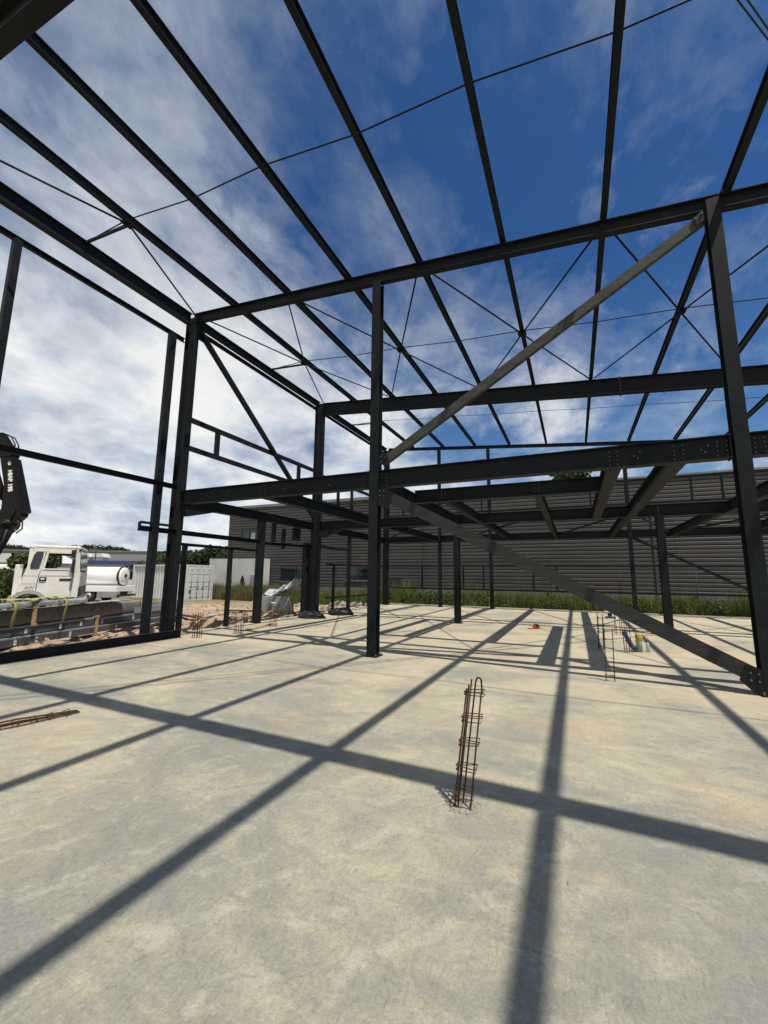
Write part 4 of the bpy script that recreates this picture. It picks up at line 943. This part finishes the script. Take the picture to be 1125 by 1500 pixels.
for i, (a, b, c, d) in enumerate(wins):
    f = bp(MB().box((a, BY-.06, c), (b, BY-.0, c+.06)).box((a, BY-.06, d-.06), (b, BY-.0, d)).box((a, BY-.06, c+.061), (a+.06, BY, d-.061)).box((b-.06, BY-.06, c+.061), (b, BY, d-.061)).box(((a+b)/2-.03, BY-.06, c+.061), ((a+b)/2+.03, BY, d-.061)), 'window', M['frame'])
    bp(MB().box((a+.061, BY+.02, c+.061), (b-.061, BY+.05, d-.061)), 'pane', M['glass'], f)
    if i == 0: bp(MB().box(((a+b)/2+.2, BY+.005, c+.07), (b-.25, BY+.018, d-.3)), 'blind', M['teal'], f)
    if i > 0: bp(MB().box((a-.1, BY-.12, c-.07), (b+.1, BY-.02, c-.003)), 'sill', M['cap'], f)
for x in (-10.5, 4.6): bp(MB().box((x-.05, BY-.1, .62), (x+.05, BY-.037, 7.86)), 'downpipe', M['clad'])
WB = empty('concrete_block_wall', (-28.4, 30., -.45), 0, 'pale concrete enclosure standing against the left end of the dark clad building', 'wall')
MB().box((-1.95, -.5, 0), (3.15, .55, 3.45)).build('wall_panel', M['blockwall'], WB, False); MB().box((-3.15, -.5, 0), (-1.97, .55, 3.46)).build('wall_panel', M['blockwall'], WB, False)
MB().box((1.95, -.56, .5), (2.75, -.502, 2.0)).build('metal_hatch', M['galv'], WB, False)

# ------------------------------------------------------------------ far buildings
def fbox(name, depth, l0, l1, z0, z1, thick, mat, parent):
    c = far(depth, (l0+l1)/2, 0); m = Matrix.Rotation(-yaw, 4, 'Z')
    o = MB().box((l0-(l0+l1)/2, 0, z0), (l1-(l0+l1)/2, thick, z1)).build(name, mat, parent, False); return o
def fempty(name, depth, lat, label, cat): return empty(name, far(depth, lat, -.5), -yaw, label, cat)
w = fempty('warehouse', 100, -68, 'long low grey warehouse below the hills', 'building')
fbox('wall', 0, -38, 38, 0, 7.0, 18, M['warehouse'], w); MB().box((-38.2, -.2, 7.0), (38.2, 18.2, 7.3)).build('roof_edge', M['cap'], w, False)
for k in range(9):
    MB().box((-36+8*k, -.06, 1.0), (-33.2+8*k, -.0, 3.6)).build('window', M['frame'], w, False)
w = fempty('low_shed', 66, -43.5, 'low white shed with a dark blue fascia behind the tank lorry', 'building')
MB().box((-9, 0, 0), (4.3, 8, 3.4)).build('wall', M['blockwall'], w, False); MB().box((-9.1, -.5, 3.41), (4.4, 8.2, 3.95)).build('fascia', M['bluef'], w, False)
for k in range(4): MB().box((-8+3.2*k, -.05, .4), (-6+3.2*k, 0, 3.0)).build('window', M['glass'], w, False)
for i, (L, dd) in enumerate(((-57, 80), (-54.4, 80), (-45.6, 84))):
    w = fempty('white_kiosk', dd, L, 'small white roofed kiosk before the grey warehouse, '+('left of the dark street lamp', 'right of the dark street lamp', 'near the container roof')[i], 'kiosk')
    MB().box((-.9, 0, 0), (.9, 1.6, 5.0)).build('wall', M['whroof'], w, False); MB().prism([(-1.2, 5.), (1.2, 5.), (.7, 5.7), (-.7, 5.7)], lambda a, b: (a, -.3, b), lambda a, b: (a, 1.9, b)).build('roof', M['whroof'], w, False); w['group'] = 'white kiosks'
w = fempty('street_lamp', 75, -51.5, 'dark street lamp with two arms before the warehouse', 'street lamp')
MB().tube([(0, 0, 0), (0, 0, 6.8)], [.12, .08], 8).build('post', M['chassis'], w, False)
for s in (-1, 1): MB().tube([(0, 0, 6.7), (s*.6, 0, 7.0), (s*1.0, 0, 6.9)], .09, 6).build('lamp_arm', M['chassis'], w, False)
for i, (L, dd, wd) in enumerate(((-28.5, 30, 3.2), (-31, 33, 3.5))):
    w = fempty('white_tent', dd, L, 'white roofed site tent behind the crane, '+('front', 'rear'), 'tent') if False else None
w = fempty('white_canopy', 42, -37.2, 'white peaked canopy behind the crane at the left edge', 'canopy')
MB().prism([(-4, 3.0), (4, 3.0), (2.2, 3.9), (-2.2, 3.9)], lambda a, b: (a, 0, b), lambda a, b: (a, 4, b)).build('canopy_roof', M['whroof'], w, False); MB().box((-3.9, .3, 0), (3.9, 3.8, 2.99)).build('canopy_wall', M['blockwall'], w, False)
# haul wires overhead
for k, (a, b) in enumerate((((3.23, 8.13), (3.97, 9.08)), ((3.40, 8.21), (3.90, 8.87)))):
    a = Vector((*a, 12)); b = Vector((*b, 12)); d = (b-a).normalized()
    tagit(MB().tube([a-d*40, b+d*60], .016, 6).build('overhead_wire', M['cable']), 'thin overhead wire crossing the top right corner of the sky, '+('lower', 'upper')[k]+' of two', 'wire', 'overhead wires')

# ------------------------------------------------------------------ vegetation
def blades(n, xr, yr, hr, wr, lean, dens=None, zf=None):
    x = rng.uniform(*xr, n); y = rng.uniform(*yr, n)
    if dens is not None:
        keep = np.array([dens(a, b) > rng.random() for a, b in zip(x, y)]); x = x[keep]; y = y[keep]
    n = len(x); z = np.array([height(a, b) for a, b in zip(x, y)])
    cl = np.array([.72+.5*fbm(a, b, .8, 3, 4) for a, b in zip(x, y)])
    h = rng.uniform(*hr, n)*np.clip(cl, .35, 1.3); w = rng.uniform(*wr, n); a = rng.uniform(0, 6.283, n); l = rng.uniform(0, lean, n)*h; la = rng.uniform(0, 6.283, n)
    b = np.stack([x, y, z-.02], 1); s = np.stack([np.cos(a)*w, np.sin(a)*w, 0*w], 1)
    mid = b + np.stack([np.cos(la)*l*.35, np.sin(la)*l*.35, h*.6], 1); tip = b + np.stack([np.cos(la)*l, np.sin(la)*l, h], 1)
    V = np.stack([b-s, b+s, mid+s*.8, mid-s*.8, tip], 1).reshape(-1, 3); i = np.arange(n)*5
    return V, np.concatenate([np.stack([i, i+1, i+2], 1), np.stack([i, i+2, i+3], 1), np.stack([i+3, i+2, i+4], 1)])
V, F = blades(62000, (-12, 14), (23.75, 28.5), (.45, 1.75), (.006, .017), .7, lambda x, y: .42+1.3*fbm(x, y, .9, 3, 9))
tagit(npmesh('grass', V, F, M['grass'], kind='stuff'), 'tall green grass strip between the slab and the grey building', 'grass')
V, F = blades(3800, (-12, 14), (23.8, 27), (.9, 1.9), (.004, .008), .5, lambda x, y: .4+1.5*fbm(x, y, 1.1, 3, 21))
tagit(npmesh('dry_stalks', V, F, M['dry'], kind='stuff'), 'dry stalks standing among the green grass by the grey building', 'stalks')
cs_ = [(rng.uniform(-12, 14), rng.uniform(23.9, 26.5)) for _ in range(70)]
V, F = leaf_cloud([(x, y, height(x, y)+.35) for x, y in cs_], [(rng.uniform(.2, .5), .3, rng.uniform(.25, .6)) for _ in cs_], [110]*70, .11) if False else (V, F)
cs_ = [(rng.uniform(-12, 14), rng.uniform(23.8, 26.8), rng.uniform(.22, .62)) for _ in range(150)]
V, F = leaf_cloud([(x, y, height(x, y)+r*.9) for x, y, r in cs_], [(r*1.1, r*.9, r*1.1) for x, y, r in cs_], [int(260*r) for x, y, r in cs_], .13)
tagit(npmesh('weeds', V, F, M['leaf2'], kind='stuff'), 'bushy green weeds in the strip along the far slab edge', 'weeds')
V, F = blades(9000, (-21, -12), (24.5, 29.5), (.6, 1.3), (.008, .018), .6)
tagit(npmesh('grass', V, F, M['grass'], kind='stuff'), 'green grass before the ground floor windows of the grey building', 'grass')
V, F = blades(26000, (-30.5, -20), (25.2, 29.4), (.7, 1.65), (.006, .015), .5)
tagit(npmesh('weeds', V, F, M['dry'], kind='stuff'), 'tall pale weeds in front of the concrete enclosure', 'weeds')
V, F = blades(2500, (-20, -10.6), (9, 23), (.05, .3), (.004, .01), .9, lambda x, y: max(0, fbm(x, y, .5, 3, 6))*1.5)
tagit(npmesh('weeds', V, F, M['dry'], kind='stuff'), 'sparse low weeds on the bare soil', 'weeds')
for i, (x, y, h) in enumerate(((-26.9, 27.4, 2.2), (-25.3, 27.2, 1.9))):
    o = empty('dock_plant', (x, y, -.42), 0, 'tall brown seeding dock in front of the concrete enclosure, '+('left and taller', 'right and shorter')[i], 'plant', 'dock plants')
    MB().tube([(0, 0, 0), (.03, 0, h*.6), (.1, 0, h)], [.03, .02, .008], 6).build('stem', M['dock'], o, False)
    V, F = leaf_cloud([(x+.03, y, -.42+h*k) for k in (.6, .68, .76, .84, .92)], [(.2, .2, .2), (.19, .19, .2), (.16, .16, .2), (.12, .12, .18), (.07, .07, .16)], [130]*5, .10); npmesh('seed_head', V, F, M['dock'], o, (x, y, 1.2))
def tree(x, y, h, cr, mat, label, n=9, per=420, leaf=.30, name='tree', group=None, zb=-.5, squash=1.):
    t = empty(name, (x, y, zb), 0, label, 'tree', group)
    mb = MB(); mb.tube([(0, 0, 0), (.05, .03, h*.35), (.0, .1, h*.75)], [h*.030, h*.022, h*.008], 8)
    cs, rs, ns = [], [], []
    for i in range(n):
        a = rng.uniform(0, 6.28); k = rng.random()**.5; zc = h*rng.uniform(.38, .86); wd = cr*(1.05-abs(zc/h-.58)*1.3)
        c = np.array([k*wd*.75*math.cos(a), k*wd*.75*math.sin(a), zc]); r = cr*rng.uniform(.30, .52)
        cs.append(c+np.array([x, y, zb])); rs.append((r, r, r*.8*squash)); ns.append(per)
        mb.tube([(0, .03, h*.3), tuple(c*np.array([.5, .5, 1])*.9), tuple(c)], [h*.012, h*.008, h*.003], 5)
    mb.build('trunk', M['bark'], t, False)
    V, F = leaf_cloud(cs, rs, ns, leaf); npmesh('crown', V, F, mat, t, (x, y, zb+h*.6)); return t
G = 'trees and bushes behind the container'
for i, (x, y, h, cr, m, lb) in enumerate(((-34.6, 35.6, 5.0, 3.2, 'leaf', 'dark bushy tree against the left corner of the grey building'), (-37.6, 34.6, 5.3, 3.0, 'leaf', 'dark tree above the container doors'),
        (-41.5, 33.2, 4.6, 2.6, 'leaf2', 'greener low tree above the middle of the container'), (-46.5, 33.0, 3.5, 1.7, 'leafpale', 'pale greyish shrub above the container roof left of the posts'), (-33.2, 33.2, 3.4, 2.0, 'leaf', 'low dark bush between the container and the concrete enclosure'))):
    tree(x, y, h, cr, M[m], lb, 13, 420, .30, group=G)
tree(-25.2, 12.4, 3.3, 1.3, M['leaf2'], 'leafy bush behind the crane left of the lorry cab', 9, 420, .26, name='bush')
tree(-27.5, 12.2, 2.3, 1.2, M['leaf2'], 'lower leafy bush behind the crane at the left edge', 9, 420, .26, name='bush')
tree(.6, 66, 21.5, 5.0, M['leaf2'], 'tall green tree whose crown shows above the grey roofline', 22, 700, .42)
